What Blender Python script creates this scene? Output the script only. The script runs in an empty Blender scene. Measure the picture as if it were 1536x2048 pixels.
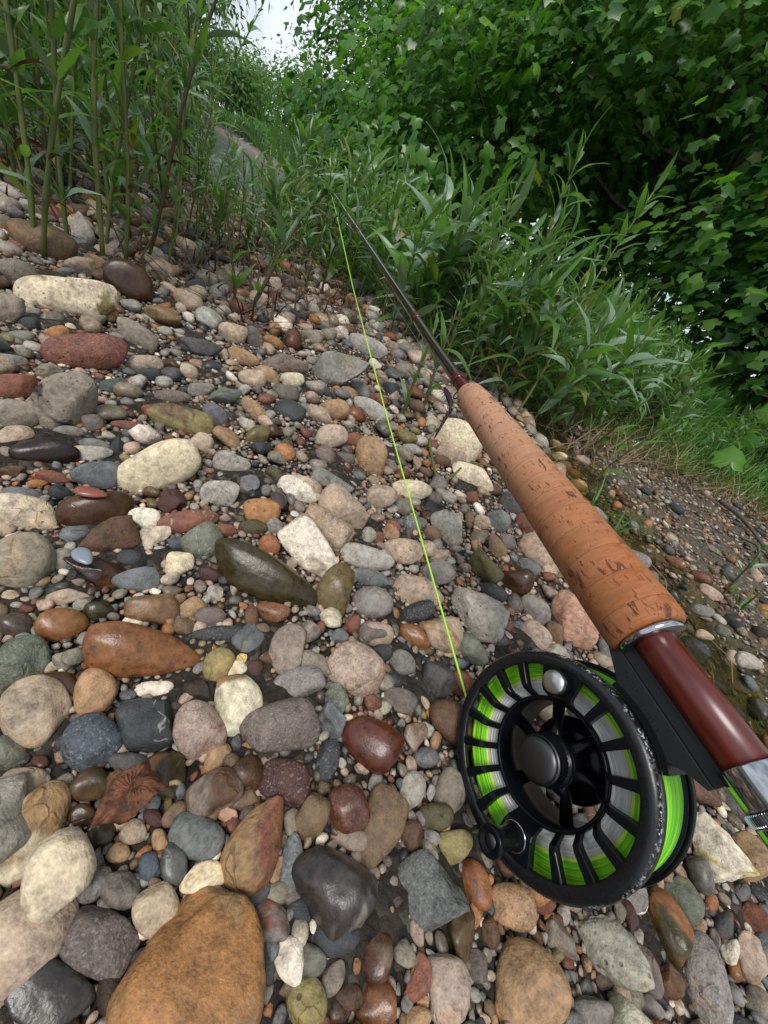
import bpy, bmesh, math, random
import numpy as np
from mathutils import Vector, Matrix
R0 = random.Random(7)
RN = np.random.default_rng(11)
sc = bpy.context.scene
COL = sc.collection
# ------------------------------------------------------------------ camera
FPX, CX, CY, CAMH = 740.0, 768.0, 1024.0, 0.172
PITCH, ROLL = math.radians(34.4), math.radians(31.0)
_down = np.array([-math.sin(ROLL)*math.cos(PITCH), math.cos(ROLL)*math.cos(PITCH), math.sin(PITCH)])
_up = -_down
_hd = np.array([0, 0, 1.0]) - _up[2]*_up
_hd /= np.linalg.norm(_hd)
_rt = np.cross(_hd, _up)
W = np.array([_rt, _hd, _up])          # lens axes (right, down, forward) -> world
EYE = np.array([0, 0, CAMH])
cam = bpy.data.objects.new('camera', bpy.data.cameras.new('camera'))
COL.objects.link(cam)
Mw = Matrix.Identity(4)
for i in range(3):
    Mw[i][0], Mw[i][1], Mw[i][2], Mw[i][3] = W[i][0], -W[i][1], -W[i][2], EYE[i]
cam.matrix_world = Mw
cam.data.sensor_fit = 'VERTICAL'
cam.data.sensor_height = 36.0
cam.data.sensor_width = 27.0
cam.data.lens = FPX/2048*36
cam.data.clip_start = 0.01
cam.data.clip_end = 2000
sc.camera = cam
# ------------------------------------------------------------------ world, sun, exposure
SUN_EL, SUN_AZ = math.radians(62), math.radians(195)   # azimuth from +Y towards +X
wd = bpy.data.worlds.new('World'); sc.world = wd; wd.use_nodes = True
nt = wd.node_tree; nt.nodes.clear()
def N_(t, ty, **kw):
    n = t.nodes.new(ty)
    for k, v in kw.items():
        if k == 'inp':
            for a, b in v.items(): n.inputs[a].default_value = b
        else: setattr(n, k, v)
    return n
wo = N_(nt, 'ShaderNodeOutputWorld'); bg = N_(nt, 'ShaderNodeBackground'); bg.inputs[1].default_value = 0.060
sky = N_(nt, 'ShaderNodeTexSky', sky_type='NISHITA', sun_disc=False, sun_elevation=SUN_EL, sun_rotation=SUN_AZ)
tc = N_(nt, 'ShaderNodeTexCoord')
cl = N_(nt, 'ShaderNodeTexNoise', inp={'Scale': 2.6, 'Detail': 6.0, 'Roughness': 0.55})
cr = N_(nt, 'ShaderNodeValToRGB')
cr.color_ramp.elements[0].position = 0.42; cr.color_ramp.elements[0].color = (0.25, 0.25, 0.25, 1)
cr.color_ramp.elements[1].position = 0.56; cr.color_ramp.elements[1].color = (1, 1, 1, 1)
mx = N_(nt, 'ShaderNodeMix', data_type='RGBA'); mx.inputs[7].default_value = (8.6, 9.3, 9.9, 1)
L = nt.links.new
L(tc.outputs['Generated'], cl.inputs['Vector']); L(cl.outputs['Fac'], cr.inputs[0]); L(cr.outputs[0], mx.inputs[0])
L(sky.outputs[0], mx.inputs[6]); L(mx.outputs[2], bg.inputs[0]); L(bg.outputs[0], wo.inputs[0])
sun = bpy.data.objects.new('sun', bpy.data.lights.new('sun', 'SUN')); COL.objects.link(sun)
sun.data.energy = 1.5; sun.data.angle = math.radians(22); sun.data.color = (1, 0.96, 0.9)
sdir = Vector((math.sin(SUN_AZ)*math.cos(SUN_EL), math.cos(SUN_AZ)*math.cos(SUN_EL), math.sin(SUN_EL)))
sun.rotation_euler = sdir.to_track_quat('Z', 'Y').to_euler()
sc.view_settings.view_transform = 'Standard'; sc.view_settings.look = 'None'
sc.view_settings.exposure = 0.86; sc.view_settings.gamma = 1.0
sc.view_settings.use_curve_mapping = False
# ------------------------------------------------------------------ helpers
def smooth(a, b, x):
    t = np.clip((np.asarray(x, float)-a)/(b-a), 0, 1); return t*t*(3-2*t)
def lin(h):
    h = h.lstrip('#'); c = [int(h[i:i+2], 16)/255 for i in (0, 2, 4)]
    return tuple(x/12.92 if x <= 0.04045 else ((x+0.055)/1.055)**2.4 for x in c)
_wk = np.random.default_rng(5)
_K = _wk.normal(size=(40, 3)); _K /= np.linalg.norm(_K, axis=1)[:, None]; _PH = _wk.uniform(0, 6.28, 40)
def wob(v, fr, seed=0, n=7):           # smooth pseudo noise, about -1..1
    o = np.zeros(len(v))
    for i in range(n):
        j = (i*7+seed*13) % 40
        o += np.sin((v@_K[j])*fr*(0.7+0.6*((i*37+seed*17) % 10)/10)+_PH[(j+seed) % 40]+seed*1.7)
    return o/math.sqrt(n)/1.1
P1 = P2 = None
def far_line(): return P1, P2
def shore_d(x, y):                      # > 0 on the far side of the river
    d1 = (x-P1[0])*NRM[0]+(y-P1[1])*NRM[1]; d2 = (x-P1[0])*NR2[0]+(y-P1[1])*NR2[1]
    return np.maximum(d1, d2)
def ground(x, y):
    x = np.asarray(x, float); y = np.asarray(y, float)
    s = x+0.25*(y-0.5)
    near = 1-smooth(1.4, 2.6, y)
    z = 0.004*np.sin(x*9+1)*np.cos(y*7)+0.003*np.sin(x*21+y*13)
    z = z-0.026*(smooth(0.20, 0.285, s)-smooth(0.335, 0.42, s))*near
    z = z+0.03*smooth(0.4, 1.2, s)
    b = (y-0.98-0.32*(x-0.34))/1.05
    m = smooth(-0.05, 0.5, x)
    z = z+m*(0.30*smooth(0.0, 1.5, b)+0.25*smooth(1.5, 8, b))
    r = -(x+0.3*y)-0.62
    d = shore_d(x, y)
    riv = smooth(0.0, 0.5, r)*(1-smooth(-1.0, 0.0, d))
    z = z-0.30*riv
    far = smooth(0.0, 1.0, r)*smooth(-0.2, 1.5, d)
    z = z+far*(-0.05+0.75*smooth(0.8, 5, d)+2.0*smooth(5, 40, d))
    return z
def ray(px, py):
    r = W@np.array([(px-CX)/FPX, (py-CY)/FPX, 1.0]); return r
def at(px, py, z=0.0):                # where the sight line of a pixel meets the level z
    r = ray(px, py); return EYE+r*((z-CAMH)/r[2])
def atg(px, py, n=6):                 # ... meets the ground
    z = 0.0
    for _ in range(n):
        p = at(px, py, z); z = float(ground(p[0], p[1]))
    return at(px, py, z)
def proj(P):
    q = (np.atleast_2d(P)-EYE)@W
    zz = np.where(q[:, 2] > 1e-3, q[:, 2], 1e-3)
    return np.stack([CX+FPX*q[:, 0]/zz, CY+FPX*q[:, 1]/zz, q[:, 2]], 1)
WATER_Z = -0.08
P1 = at(373, 214, WATER_Z)[:2]; P2 = at(566, 354, WATER_Z)[:2]
_t = (P2-P1)/np.linalg.norm(P2-P1); NRM = np.array([-_t[1], _t[0]])
if NRM@(P1) < 0: NRM = -NRM
_q = ray(-60, -66)[:2]; _q = _q/np.linalg.norm(_q)*12.5; _t = (P1-_q)/np.linalg.norm(P1-_q); NR2 = np.array([-_t[1], _t[0]])
if NR2@(P1) < 0: NR2 = -NR2

def mesh_np(name, v, f, mat=None, smooth_=True, attrs=None):
    me = bpy.data.meshes.new(name)
    v = np.asarray(v, np.float32); f = np.asarray(f, np.int32)
    k = f.shape[1]
    me.vertices.add(len(v)); me.vertices.foreach_set('co', v.ravel())
    me.loops.add(f.size); me.loops.foreach_set('vertex_index', f.ravel())
    me.polygons.add(len(f))
    me.polygons.foreach_set('loop_start', np.arange(0, f.size, k, dtype=np.int32))
    me.polygons.foreach_set('loop_total', np.full(len(f), k, np.int32))
    me.polygons.foreach_set('use_smooth', np.full(len(f), bool(smooth_)))
    me.update(calc_edges=True); me.validate()
    for an, av in (attrs or {}).items():
        a = me.attributes.new(an, 'FLOAT_COLOR', 'POINT')
        av = np.asarray(av, np.float32)
        if av.ndim == 1: av = np.tile(av, (len(v), 1))
        a.data.foreach_set('color', av.ravel())
    if mat: me.materials.append(mat)
    return me
def obj(name, me, parent=None, **props):
    o = bpy.data.objects.new(name, me); COL.objects.link(o)
    if parent: o.parent = parent
    for k, v in props.items(): o[k] = v
    return o
def thing(name, label, cat, M=None, group=None):
    o = bpy.data.objects.new(name, None); COL.objects.link(o); o.empty_display_size = 0.02
    if M is not None: o.matrix_world = M
    tag(o, label, cat, group); return o
def tag(o, label, cat, group=None):
    o['label'] = label; o['category'] = cat
    if group: o['group'] = group
    return o
def frame(o, x, y, z):
    M = Matrix.Identity(4)
    for i in range(3): M[i][0], M[i][1], M[i][2], M[i][3] = x[i], y[i], z[i], o[i]
    return M
def lathe(prof, n=48, a0=0, a1=2*math.pi, closed_prof=False):
    full = abs(a1-a0-2*math.pi) < 1e-6
    m = len(prof); na = n if full else n+1
    v = []
    for i in range(na):
        a = a0+(a1-a0)*i/n
        for r, z in prof: v.append((r*math.cos(a), r*math.sin(a), z))
    f = []
    mm = m if closed_prof else m-1
    for i in range(n):
        i2 = (i+1) % na
        for j in range(mm):
            j2 = (j+1) % m
            f.append((i*m+j, i2*m+j, i2*m+j2, i*m+j2))
    v = np.array(v); f = np.array(f)
    if not full and closed_prof:
        bm_caps = []
    return v, f
def tube(pts, rad, n=6):
    pts = np.asarray(pts, float); m = len(pts)
    rad = np.full(m, rad) if np.isscalar(rad) else np.asarray(rad, float)
    t = np.gradient(pts, axis=0); t /= np.linalg.norm(t, axis=1)[:, None]+1e-12
    u = np.cross(t[0], [0.31, 0.2, 0.93]); u /= np.linalg.norm(u)
    V = []
    for i in range(m):
        u = u-t[i]*(u@t[i]); u /= np.linalg.norm(u); w = np.cross(t[i], u)
        for k in range(n):
            a = 2*math.pi*k/n
            V.append(pts[i]+rad[i]*(math.cos(a)*u+math.sin(a)*w))
    F = [(i*n+k, i*n+(k+1) % n, (i+1)*n+(k+1) % n, (i+1)*n+k) for i in range(m-1) for k in range(n)]
    V.append(pts[0]); V.append(pts[-1]); a, b = m*n, m*n+1
    for k in range(n):
        F.append((a, (k+1) % n, k, k)); F.append((b, (m-1)*n+k, (m-1)*n+(k+1) % n, (m-1)*n+(k+1) % n))
    return np.array(V), np.array(F)
def quadmesh(name, v, f, mat, sm=True):   # quads, some degenerate to triangles
    me = bpy.data.meshes.new(name)
    ff = [tuple(dict.fromkeys(map(int, q))) for q in f]
    me.from_pydata([tuple(p) for p in v], [], ff)
    me.polygons.foreach_set('use_smooth', [sm]*len(me.polygons)); me.materials.append(mat); me.update()
    return me
def join(parts):
    V, F, o = [], [], 0
    for v, f in parts:
        V.append(v); F.append(np.asarray(f)+o); o += len(v)
    return np.concatenate(V), np.concatenate(F)
def bevel_box(lo, hi, b, seg=2):
    bm = bmesh.new(); bmesh.ops.create_cube(bm, size=1)
    for v in bm.verts:
        for i in range(3): v.co[i] = lo[i] if v.co[i] < 0 else hi[i]
    bmesh.ops.bevel(bm, geom=bm.edges[:], offset=b, segments=seg, affect='EDGES', profile=0.5)
    return bm
def bm_mesh(name, bm, mat, sm=False):
    me = bpy.data.meshes.new(name); bmesh.ops.recalc_face_normals(bm, faces=bm.faces[:]); bm.to_mesh(me); bm.free()
    me.materials.append(mat)
    me.polygons.foreach_set('use_smooth', [sm]*len(me.polygons)); return me
def prism(poly, z0, z1, b=0.0):
    bm = bmesh.new()
    lo = [bm.verts.new((x, y, z0)) for x, y in poly]
    fc = bm.faces.new(lo)
    r = bmesh.ops.extrude_face_region(bm, geom=[fc])
    for v in r['geom']:
        if isinstance(v, bmesh.types.BMVert): v.co.z = z1
    bmesh.ops.recalc_face_normals(bm, faces=bm.faces[:])
    if b > 0: bmesh.ops.bevel(bm, geom=bm.edges[:], offset=b, segments=2, affect='EDGES', profile=0.5, clamp_overlap=True)
    return bm
# ------------------------------------------------------------------ materials
def mat(name):
    m = bpy.data.materials.new(name); m.use_nodes = True
    t = m.node_tree; b = t.nodes['Principled BSDF']; return m, t, b
def plain(name, c, rough=0.5, metal=0.0, spec=0.5):
    m, t, b = mat(name); b.inputs['Base Color'].default_value = (*c, 1); b.inputs['Roughness'].default_value = rough
    b.inputs['Metallic'].default_value = metal; b.inputs['Specular IOR Level'].default_value = spec; return m
def noise(t, vec, scale, detail=4, rough=0.55, dist=0.0):
    n = N_(t, 'ShaderNodeTexNoise', inp={'Scale': scale, 'Detail': detail, 'Roughness': rough, 'Distortion': dist})
    if vec is not None: t.links.new(vec, n.inputs['Vector'])
    return n.outputs['Fac']
def mth(t, op, a, b=None, c=None, clamp=False):
    n = N_(t, 'ShaderNodeMath', operation=op, use_clamp=clamp)
    for i, v in enumerate((a, b, c)):
        if v is None: continue
        if isinstance(v, (int, float)): n.inputs[i].default_value = v
        else: t.links.new(v, n.inputs[i])
    return n.outputs[0]
def maprange(t, v, a, b, c=0.0, d=1.0, sm=True):
    n = N_(t, 'ShaderNodeMapRange', interpolation_type='SMOOTHSTEP' if sm else 'LINEAR')
    n.inputs[1].default_value = a; n.inputs[2].default_value = b; n.inputs[3].default_value = c; n.inputs[4].default_value = d
    for s_, i in ((a, 1), (b, 2), (c, 3), (d, 4)): pass
    t.links.new(v, n.inputs[0]); return n.outputs[0]
def mixc(t, fac, a, b, mode='MIX'):
    n = N_(t, 'ShaderNodeMix', data_type='RGBA', blend_type=mode)
    for i, v in ((0, fac), (6, a), (7, b)):
        if isinstance(v, (int, float)): n.inputs[i].default_value = v
        elif isinstance(v, tuple): n.inputs[i].default_value = (*v[:3], 1)
        else: t.links.new(v, n.inputs[i])
    return n.outputs[2]
def bump(t, h, strength, dist, normal=None):
    n = N_(t, 'ShaderNodeBump', inp={'Strength': strength, 'Distance': dist})
    t.links.new(h, n.inputs['Height'])
    if normal is not None: t.links.new(normal, n.inputs['Normal'])
    return n.outputs[0]

def stone_material():
    m, t, b = mat('river_stone'); lk = t.links.new
    pos = N_(t, 'ShaderNodeNewGeometry').outputs['Position']
    A1 = N_(t, 'ShaderNodeAttribute', attribute_name='tint'); A2 = N_(t, 'ShaderNodeAttribute', attribute_name='tint2')
    A3 = N_(t, 'ShaderNodeAttribute', attribute_name='kind')
    k = N_(t, 'ShaderNodeSeparateColor'); lk(A3.outputs['Color'], k.inputs[0])
    speck, pit, vein, wet = k.outputs[0], k.outputs[1], k.outputs[2], A3.outputs['Alpha']
    n1 = noise(t, pos, 70, 5, 0.6); n2 = noise(t, pos, 320, 5, 0.6); n3 = noise(t, pos, 34, 4, 0.6, 0.6); n4 = noise(t, pos, 1300, 2, 0.6)
    patch = maprange(t, mth(t, 'ADD', n3, mth(t, 'MULTIPLY', A2.outputs['Alpha'], 0.5)), 0.66, 0.76)
    c = mixc(t, patch, A1.outputs['Color'], A2.outputs['Color'])
    f = mth(t, 'ADD', mth(t, 'MULTIPLY', mth(t, 'SUBTRACT', n1, .5), 1.5), mth(t, 'MULTIPLY', mth(t, 'SUBTRACT', n2, .5), 1.9))
    f = mth(t, 'ADD', f, mth(t, 'MULTIPLY', mth(t, 'SUBTRACT', n4, .5), 0.9))
    f = mth(t, 'MAXIMUM', mth(t, 'ADD', f, 1.0), 0.25)
    cc = N_(t, 'ShaderNodeCombineColor'); [lk(f, cc.inputs[i]) for i in range(3)]
    c = mixc(t, 1.0, c, cc.outputs[0], 'MULTIPLY')
    # mineral speckle, light and dark grains
    sp = maprange(t, noise(t, pos, 900, 4, 0.75), 0.50, 0.62)
    sl = maprange(t, noise(t, mth_vec(t, pos), 1000, 4, 0.7), 0.54, 0.66)
    c = mixc(t, mth(t, 'MULTIPLY', sp, mth(t, 'MULTIPLY', speck, 0.8)), c, mixc(t, 1.0, c, (0.5, 0.5, 0.5), 'MULTIPLY'))
    c = mixc(t, mth(t, 'MULTIPLY', sl, mth(t, 'MULTIPLY', speck, 0.30)), c, (0.40, 0.38, 0.36))
    # veins
    vn = mth(t, 'ABSOLUTE', mth(t, 'SUBTRACT', noise(t, pos, 42, 3, 0.5, 0.4), 0.5))
    vm = mth(t, 'MULTIPLY', maprange(t, vn, 0.002, 0.010, 1.0, 0.0), mth(t, 'MULTIPLY', vein, maprange(t, n2, 0.40, 0.56)))
    c = mixc(t, mth(t, 'MULTIPLY', vm, 0.5), c, (0.42, 0.40, 0.36))
    # pits
    vo = N_(t, 'ShaderNodeTexVoronoi', inp={'Scale': 260.0, 'Randomness': 1.0}); lk(pos, vo.inputs['Vector'])
    pm = mth(t, 'MULTIPLY', maprange(t, vo.outputs['Distance'], 0.10, 0.24, 1.0, 0.0), mth(t, 'MULTIPLY', pit, maprange(t, n1, 0.42, 0.6)))
    c = mixc(t, mth(t, 'MULTIPLY', pm, 0.75), c, mixc(t, 1.0, c, (0.25, 0.2, 0.16), 'MULTIPLY'))
    # hairline cracks
    dv = N_(t, 'ShaderNodeVectorMath', operation='ADD'); lk(pos, dv.inputs[0])
    nz = N_(t, 'ShaderNodeTexNoise', inp={'Scale': 90.0, 'Detail': 3.0}); lk(pos, nz.inputs['Vector'])
    sc_ = N_(t, 'ShaderNodeVectorMath', operation='SCALE'); lk(nz.outputs['Color'], sc_.inputs[0]); sc_.inputs['Scale'].default_value = 0.014; lk(sc_.outputs[0], dv.inputs[1])
    ve = N_(t, 'ShaderNodeTexVoronoi', feature='DISTANCE_TO_EDGE', inp={'Scale': 62.0}); lk(dv.outputs[0], ve.inputs['Vector'])
    ck = mth(t, 'MULTIPLY', maprange(t, ve.outputs['Distance'], 0.008, 0.035, 1.0, 0.0), maprange(t, n3, 0.55, 0.68))
    c = mixc(t, mth(t, 'MULTIPLY', ck, 0.45), c, mixc(t, 1.0, c, (0.35, 0.32, 0.30), 'MULTIPLY'))
    # wet stone is darker and shiny
    wp = mth(t, 'MULTIPLY', wet, maprange(t, noise(t, pos, 26, 3, 0.5), 0.30, 0.42))
    c = mixc(t, wp, c, mixc(t, 1.0, c, (0.55, 0.52, 0.48), 'MULTIPLY'))
    lk(c, b.inputs['Base Color'])
    ro = mth(t, 'SUBTRACT', mth(t, 'ADD', 0.50, mth(t, 'MULTIPLY', n2, 0.3)), mth(t, 'MULTIPLY', wp, 0.34), clamp=True)
    lk(ro, b.inputs['Roughness']); b.inputs['Specular IOR Level'].default_value = 0.45
    h = mth(t, 'ADD', mth(t, 'MULTIPLY', n1, 1.2), mth(t, 'MULTIPLY', n2, 0.7))
    h = mth(t, 'ADD', h, mth(t, 'MULTIPLY', n4, 0.28))
    h = mth(t, 'SUBTRACT', h, mth(t, 'MULTIPLY', pm, 0.9))
    h = mth(t, 'SUBTRACT', h, mth(t, 'MULTIPLY', vm, 0.12)); h = mth(t, 'SUBTRACT', h, mth(t, 'MULTIPLY', ck, 0.55))
    bn = bump(t, h, 0.50, 0.0016); lk(mth(t, 'SUBTRACT', 0.55, mth(t, 'MULTIPLY', wp, 0.40)), bn.node.inputs['Strength'])
    lk(bn, b.inputs['Normal'])
    return m
def mth_vec(t, v):
    n = N_(t, 'ShaderNodeVectorMath', operation='ADD'); n.inputs[1].default_value = (3.1, 7.7, 1.3); t.links.new(v, n.inputs[0]); return n.outputs[0]
M_STONE = stone_material()

def ground_material():
    m, t, b = mat('gravel_earth'); lk = t.links.new
    pos = N_(t, 'ShaderNodeNewGeometry').outputs['Position']
    zc = N_(t, 'ShaderNodeAttribute', attribute_name='zone'); z = N_(t, 'ShaderNodeSeparateColor'); lk(zc.outputs['Color'], z.inputs[0])
    mud, algae, grass = z.outputs[0], z.outputs[1], z.outputs[2]
    n1 = noise(t, pos, 30, 6, 0.65); n2 = noise(t, pos, 180, 6, 0.7); n3 = noise(t, pos, 6, 4)
    vo = N_(t, 'ShaderNodeTexVoronoi', inp={'Scale': 330.0, 'Randomness': 1.0}); lk(pos, vo.inputs['Vector'])
    grit = mixc(t, maprange(t, n2, 0.3, 0.7), (0.007, 0.005, 0.0035), (0.036, 0.027, 0.018))  # near-black grit: the shade in the gaps between stones is put into its colour
    vs = N_(t, 'ShaderNodeSeparateColor'); lk(vo.outputs['Color'], vs.inputs[0])
    grit = mixc(t, mth(t, 'MULTIPLY', maprange(t, vs.outputs[0], .55, .95), .8), grit, mixc(t, vs.outputs[1], (0.03, 0.025, 0.02), (0.13, 0.105, 0.08)))
    mudc = mixc(t, maprange(t, n2, 0.32, 0.68), (0.045, 0.034, 0.024), (0.16, 0.125, 0.09))
    c = mixc(t, mud, grit, mudc)
    mp = N_(t, 'ShaderNodeMapping', inp={'Scale': (5.0, 1.2, 1.0), 'Rotation': (0, 0, 0.25)}); lk(pos, mp.inputs[0])
    ag = noise(t, mp.outputs[0], 22, 6, 0.7, 0.3)
    alg = mixc(t, maprange(t, ag, 0.35, 0.65), (0.030, 0.024, 0.008), (0.12, 0.10, 0.03))
    c = mixc(t, algae, c, alg)
    gc = mixc(t, maprange(t, n1, 0.35, 0.65), (0.02, 0.022, 0.010), (0.05, 0.075, 0.02))
    c = mixc(t, mth(t, 'MULTIPLY', grass, maprange(t, n3, 0.2, 0.5)), c, gc)
    shore = zc.outputs['Alpha']
    c = mixc(t, shore, c, mixc(t, n1, (0.13, 0.10, 0.08), (0.30, 0.25, 0.21)))
    lk(c, b.inputs['Base Color'])
    lk(maprange(t, mud, 0, 1, 0.95, 0.55), b.inputs['Roughness'])
    h = mth(t, 'ADD', mth(t, 'MULTIPLY', n1, 2.0), mth(t, 'ADD', n2, mth(t, 'MULTIPLY', vo.outputs['Distance'], -0.8)))
    lk(bump(t, h, 0.9, 0.004), b.inputs['Normal'])
    return m
M_GROUND = ground_material()

def leaf_material(name, c0, c1, rough=0.38, trans=0.3, nscale=9.0, vein=False, spec=0.5):
    m, t, b = mat(name); lk = t.links.new
    pos = N_(t, 'ShaderNodeNewGeometry').outputs['Position']
    oi = N_(t, 'ShaderNodeObjectInfo').outputs['Random']
    v = mth(t, 'ADD', mth(t, 'MULTIPLY', oi, 0.6), mth(t, 'MULTIPLY', mth(t, 'SUBTRACT', noise(t, pos, nscale, 2), 0.35), 1.3))
    c = mixc(t, mth(t, 'MULTIPLY', v, 1.0, clamp=True), c0, c1)
    fine = noise(t, pos, 300, 3, 0.6)
    c = mixc(t, maprange(t, fine, 0.60, 0.72, 0, 0.5), c, (c1[0]*1.4, c1[1]*0.8, c1[2]*0.7))
    c = mixc(t, maprange(t, oi, .955, .99, 0, .7), c, (c1[0]*2.0, c1[1]*.85, c1[2]*.8))
    lk(c, b.inputs['Base Color']); b.inputs['Roughness'].default_value = rough
    b.inputs['Specular IOR Level'].default_value = spec
    lk(bump(t, fine, 0.25, 0.001), b.inputs['Normal'])
    tr = N_(t, 'ShaderNodeBsdfTranslucent'); lk(mixc(t, 1.0, c, (1.5, 1.7, 0.6), 'MULTIPLY'), tr.inputs[0])
    mi = N_(t, 'ShaderNodeMixShader', inp={0: trans}); lk(b.outputs[0], mi.inputs[1]); lk(tr.outputs[0], mi.inputs[2])
    lk(mi.outputs[0], t.nodes['Material Output'].inputs[0])
    return m
M_WILLOW = leaf_material('water_willow_leaf', (0.066, 0.155, 0.034), (0.135, 0.255, 0.058), 0.30, 0.38, 14)
M_WILLOW2 = leaf_material('sky_sheen_leaf', (0.13, 0.21, 0.13), (0.20, 0.29, 0.19), 0.38, 0.2, 14)  # paler grey-green willow leaf, the sheen of the sky painted into its colour
M_DEADLEAF = leaf_material('withered_leaf', (0.045, 0.022, 0.012), (0.10, 0.055, 0.025), 0.7, 0.15, 20)
M_STEM = leaf_material('green_stem', (0.065, 0.090, 0.018), (0.130, 0.155, 0.032), 0.5, 0.0, 30)
M_STEMB = leaf_material('brown_stem', (0.045, 0.030, 0.018), (0.10, 0.075, 0.03), 0.6, 0.0, 30)
M_SYC = leaf_material('sycamore_leaf', (0.046, 0.135, 0.048), (0.150, 0.320, 0.030), 0.32, 0.45, 8.0)
M_TREE = leaf_material('tree_leaf', (0.060, 0.140, 0.030), (0.140, 0.260, 0.045), 0.5, 0.40, 0.9)
M_GRASS = leaf_material('grass_blade', (0.045, 0.13, 0.024), (0.10, 0.23, 0.045), 0.45, 0.3, 5)
M_STRAW = leaf_material('dry_straw', (0.17, 0.12, 0.06), (0.34, 0.27, 0.15), 0.7, 0.1, 20)
def bark_material():
    m, t, b = mat('bark'); lk = t.links.new
    pos = N_(t, 'ShaderNodeNewGeometry').outputs['Position']
    mp = N_(t, 'ShaderNodeMapping', inp={'Scale': (1, 1, 0.25)}); lk(pos, mp.inputs[0])
    n = noise(t, mp.outputs[0], 25, 6, 0.65)
    lk(mixc(t, n, (0.03, 0.024, 0.018), (0.16, 0.13, 0.10)), b.inputs['Base Color']); b.inputs['Roughness'].default_value = 0.9
    lk(bump(t, n, 0.8, 0.02), b.inputs['Normal']); return m
M_BARK = bark_material()
# ------------------------------------------------------------------ the setting: ground, river, stream
def build_ground():
    n = 310
    u = np.linspace(-1, 1, n); k = 7.2
    gx = 0.1+0.22*np.sinh(k*u)/1.0*0.8; gy = 0.5+0.22*np.sinh(k*u)*0.8
    X, Y = np.meshgrid(gx, gy); x = X.ravel(); y = Y.ravel()
    z = ground(x, y)
    s = x+0.25*(y-0.5); nearm = 1-smooth(1.4, 2.6, y)
    b = (y-0.98-0.32*(x-0.34))/1.05
    d = shore_d(x, y); r = -(x+0.3*y)-0.62
    algae = smooth(0.22, 0.28, s)*(1-smooth(0.37, 0.47, s))*nearm
    mud = smooth(0.33, 0.45, s)
    grass = np.maximum(smooth(-0.05, 0.25, b)*smooth(-0.3, 0.1, x), smooth(1.0, 2.0, d)*smooth(0, 1, r))
    grass = np.maximum(grass, smooth(1.6, 3.0, y)*smooth(-1, 0.3, -r))
    shore = smooth(-0.6, 0.0, d)*(1-smooth(1.0, 1.8, d))*smooth(0.2, 0.8, r)
    z = z+0.0025*wob(np.stack([x, y, z], 1), 90, 3)+0.002*wob(np.stack([x, y, z], 1), 210, 5)
    zone = np.stack([mud, algae, grass, shore], 1)
    i = np.arange(n*n).reshape(n, n)
    f = np.stack([i[:-1, :-1], i[:-1, 1:], i[1:, 1:], i[1:, :-1]], -1).reshape(-1, 4)
    obj('ground', mesh_np('ground', np.stack([x, y, z], 1), f, M_GROUND, True, {'zone': zone}), kind='structure')
build_ground()
def water_material():
    m, t, b = mat('river_water'); lk = t.links.new
    pos = N_(t, 'ShaderNodeNewGeometry').outputs['Position']
    mp = N_(t, 'ShaderNodeMapping', inp={'Rotation': (0, 0, math.radians(-28)), 'Scale': (1.0, 3.2, 1.0)}); lk(pos, mp.inputs[0])
    n = noise(t, mp.outputs[0], 3.2, 4, 0.55, 0.3); n2 = noise(t, mp.outputs[0], 14, 3, 0.5)
    b.inputs['Base Color'].default_value = (0.028, 0.036, 0.022, 1); b.inputs['Roughness'].default_value = 0.10
    b.inputs['IOR'].default_value = 1.33; b.inputs['Specular IOR Level'].default_value = 0.8
    lk(bump(t, mth(t, 'ADD', n, mth(t, 'MULTIPLY', n2, 0.3)), 1.0, 0.06), b.inputs['Normal']); return m
def quad(name, pts, mt, **p):
    return obj(name, mesh_np(name, np.array(pts), [(0, 1, 2, 3)], mt, False), **p)
quad('river', [(-70, -60, WATER_Z), (-0.2, -60, WATER_Z), (-0.2, 60, WATER_Z), (-70, 60, WATER_Z)], water_material(), kind='structure')
def stream_material():
    m, t, b = mat('stream_water'); lk = t.links.new
    pos = N_(t, 'ShaderNodeNewGeometry').outputs['Position']
    mp = N_(t, 'ShaderNodeMapping', inp={'Rotation': (0, 0, math.radians(14)), 'Scale': (1.0, 0.35, 1.0)}); lk(pos, mp.inputs[0])
    n = noise(t, mp.outputs[0], 110, 3, 0.6, 0.4)
    g = N_(t, 'ShaderNodeBsdfGlossy', inp={1: 0.05}); g.inputs[0].default_value = (1, 1, 1, 1)
    tr = N_(t, 'ShaderNodeBsdfTransparent'); tr.inputs[0].default_value = (0.80, 0.78, 0.62, 1)
    nb = bump(t, n, 0.5, 0.004); lk(nb, g.inputs['Normal'])
    fr = N_(t, 'ShaderNodeFresnel', inp={0: 1.33}); lk(nb, fr.inputs['Normal'])
    mi = N_(t, 'ShaderNodeMixShader'); lk(fr.outputs[0], mi.inputs[0]); lk(tr.outputs[0], mi.inputs[1]); lk(g.outputs[0], mi.inputs[2])
    lk(mi.outputs[0], t.nodes['Material Output'].inputs[0]); return m
def build_stream():
    v, f = [], []
    ys = np.linspace(-0.4, 1.9, 60)
    for i, y in enumerate(ys):
        for j, s in enumerate(np.linspace(0.20, 0.44, 9)): v.append((s-0.25*(y-0.5), y, -0.0085))
    for i in range(len(ys)-1):
        for j in range(8):
            a = i*9+j; f.append((a, a+1, a+10, a+9))
    obj('stream', mesh_np('stream', np.array(v), np.array(f), stream_material()), kind='structure')
build_stream()
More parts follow.
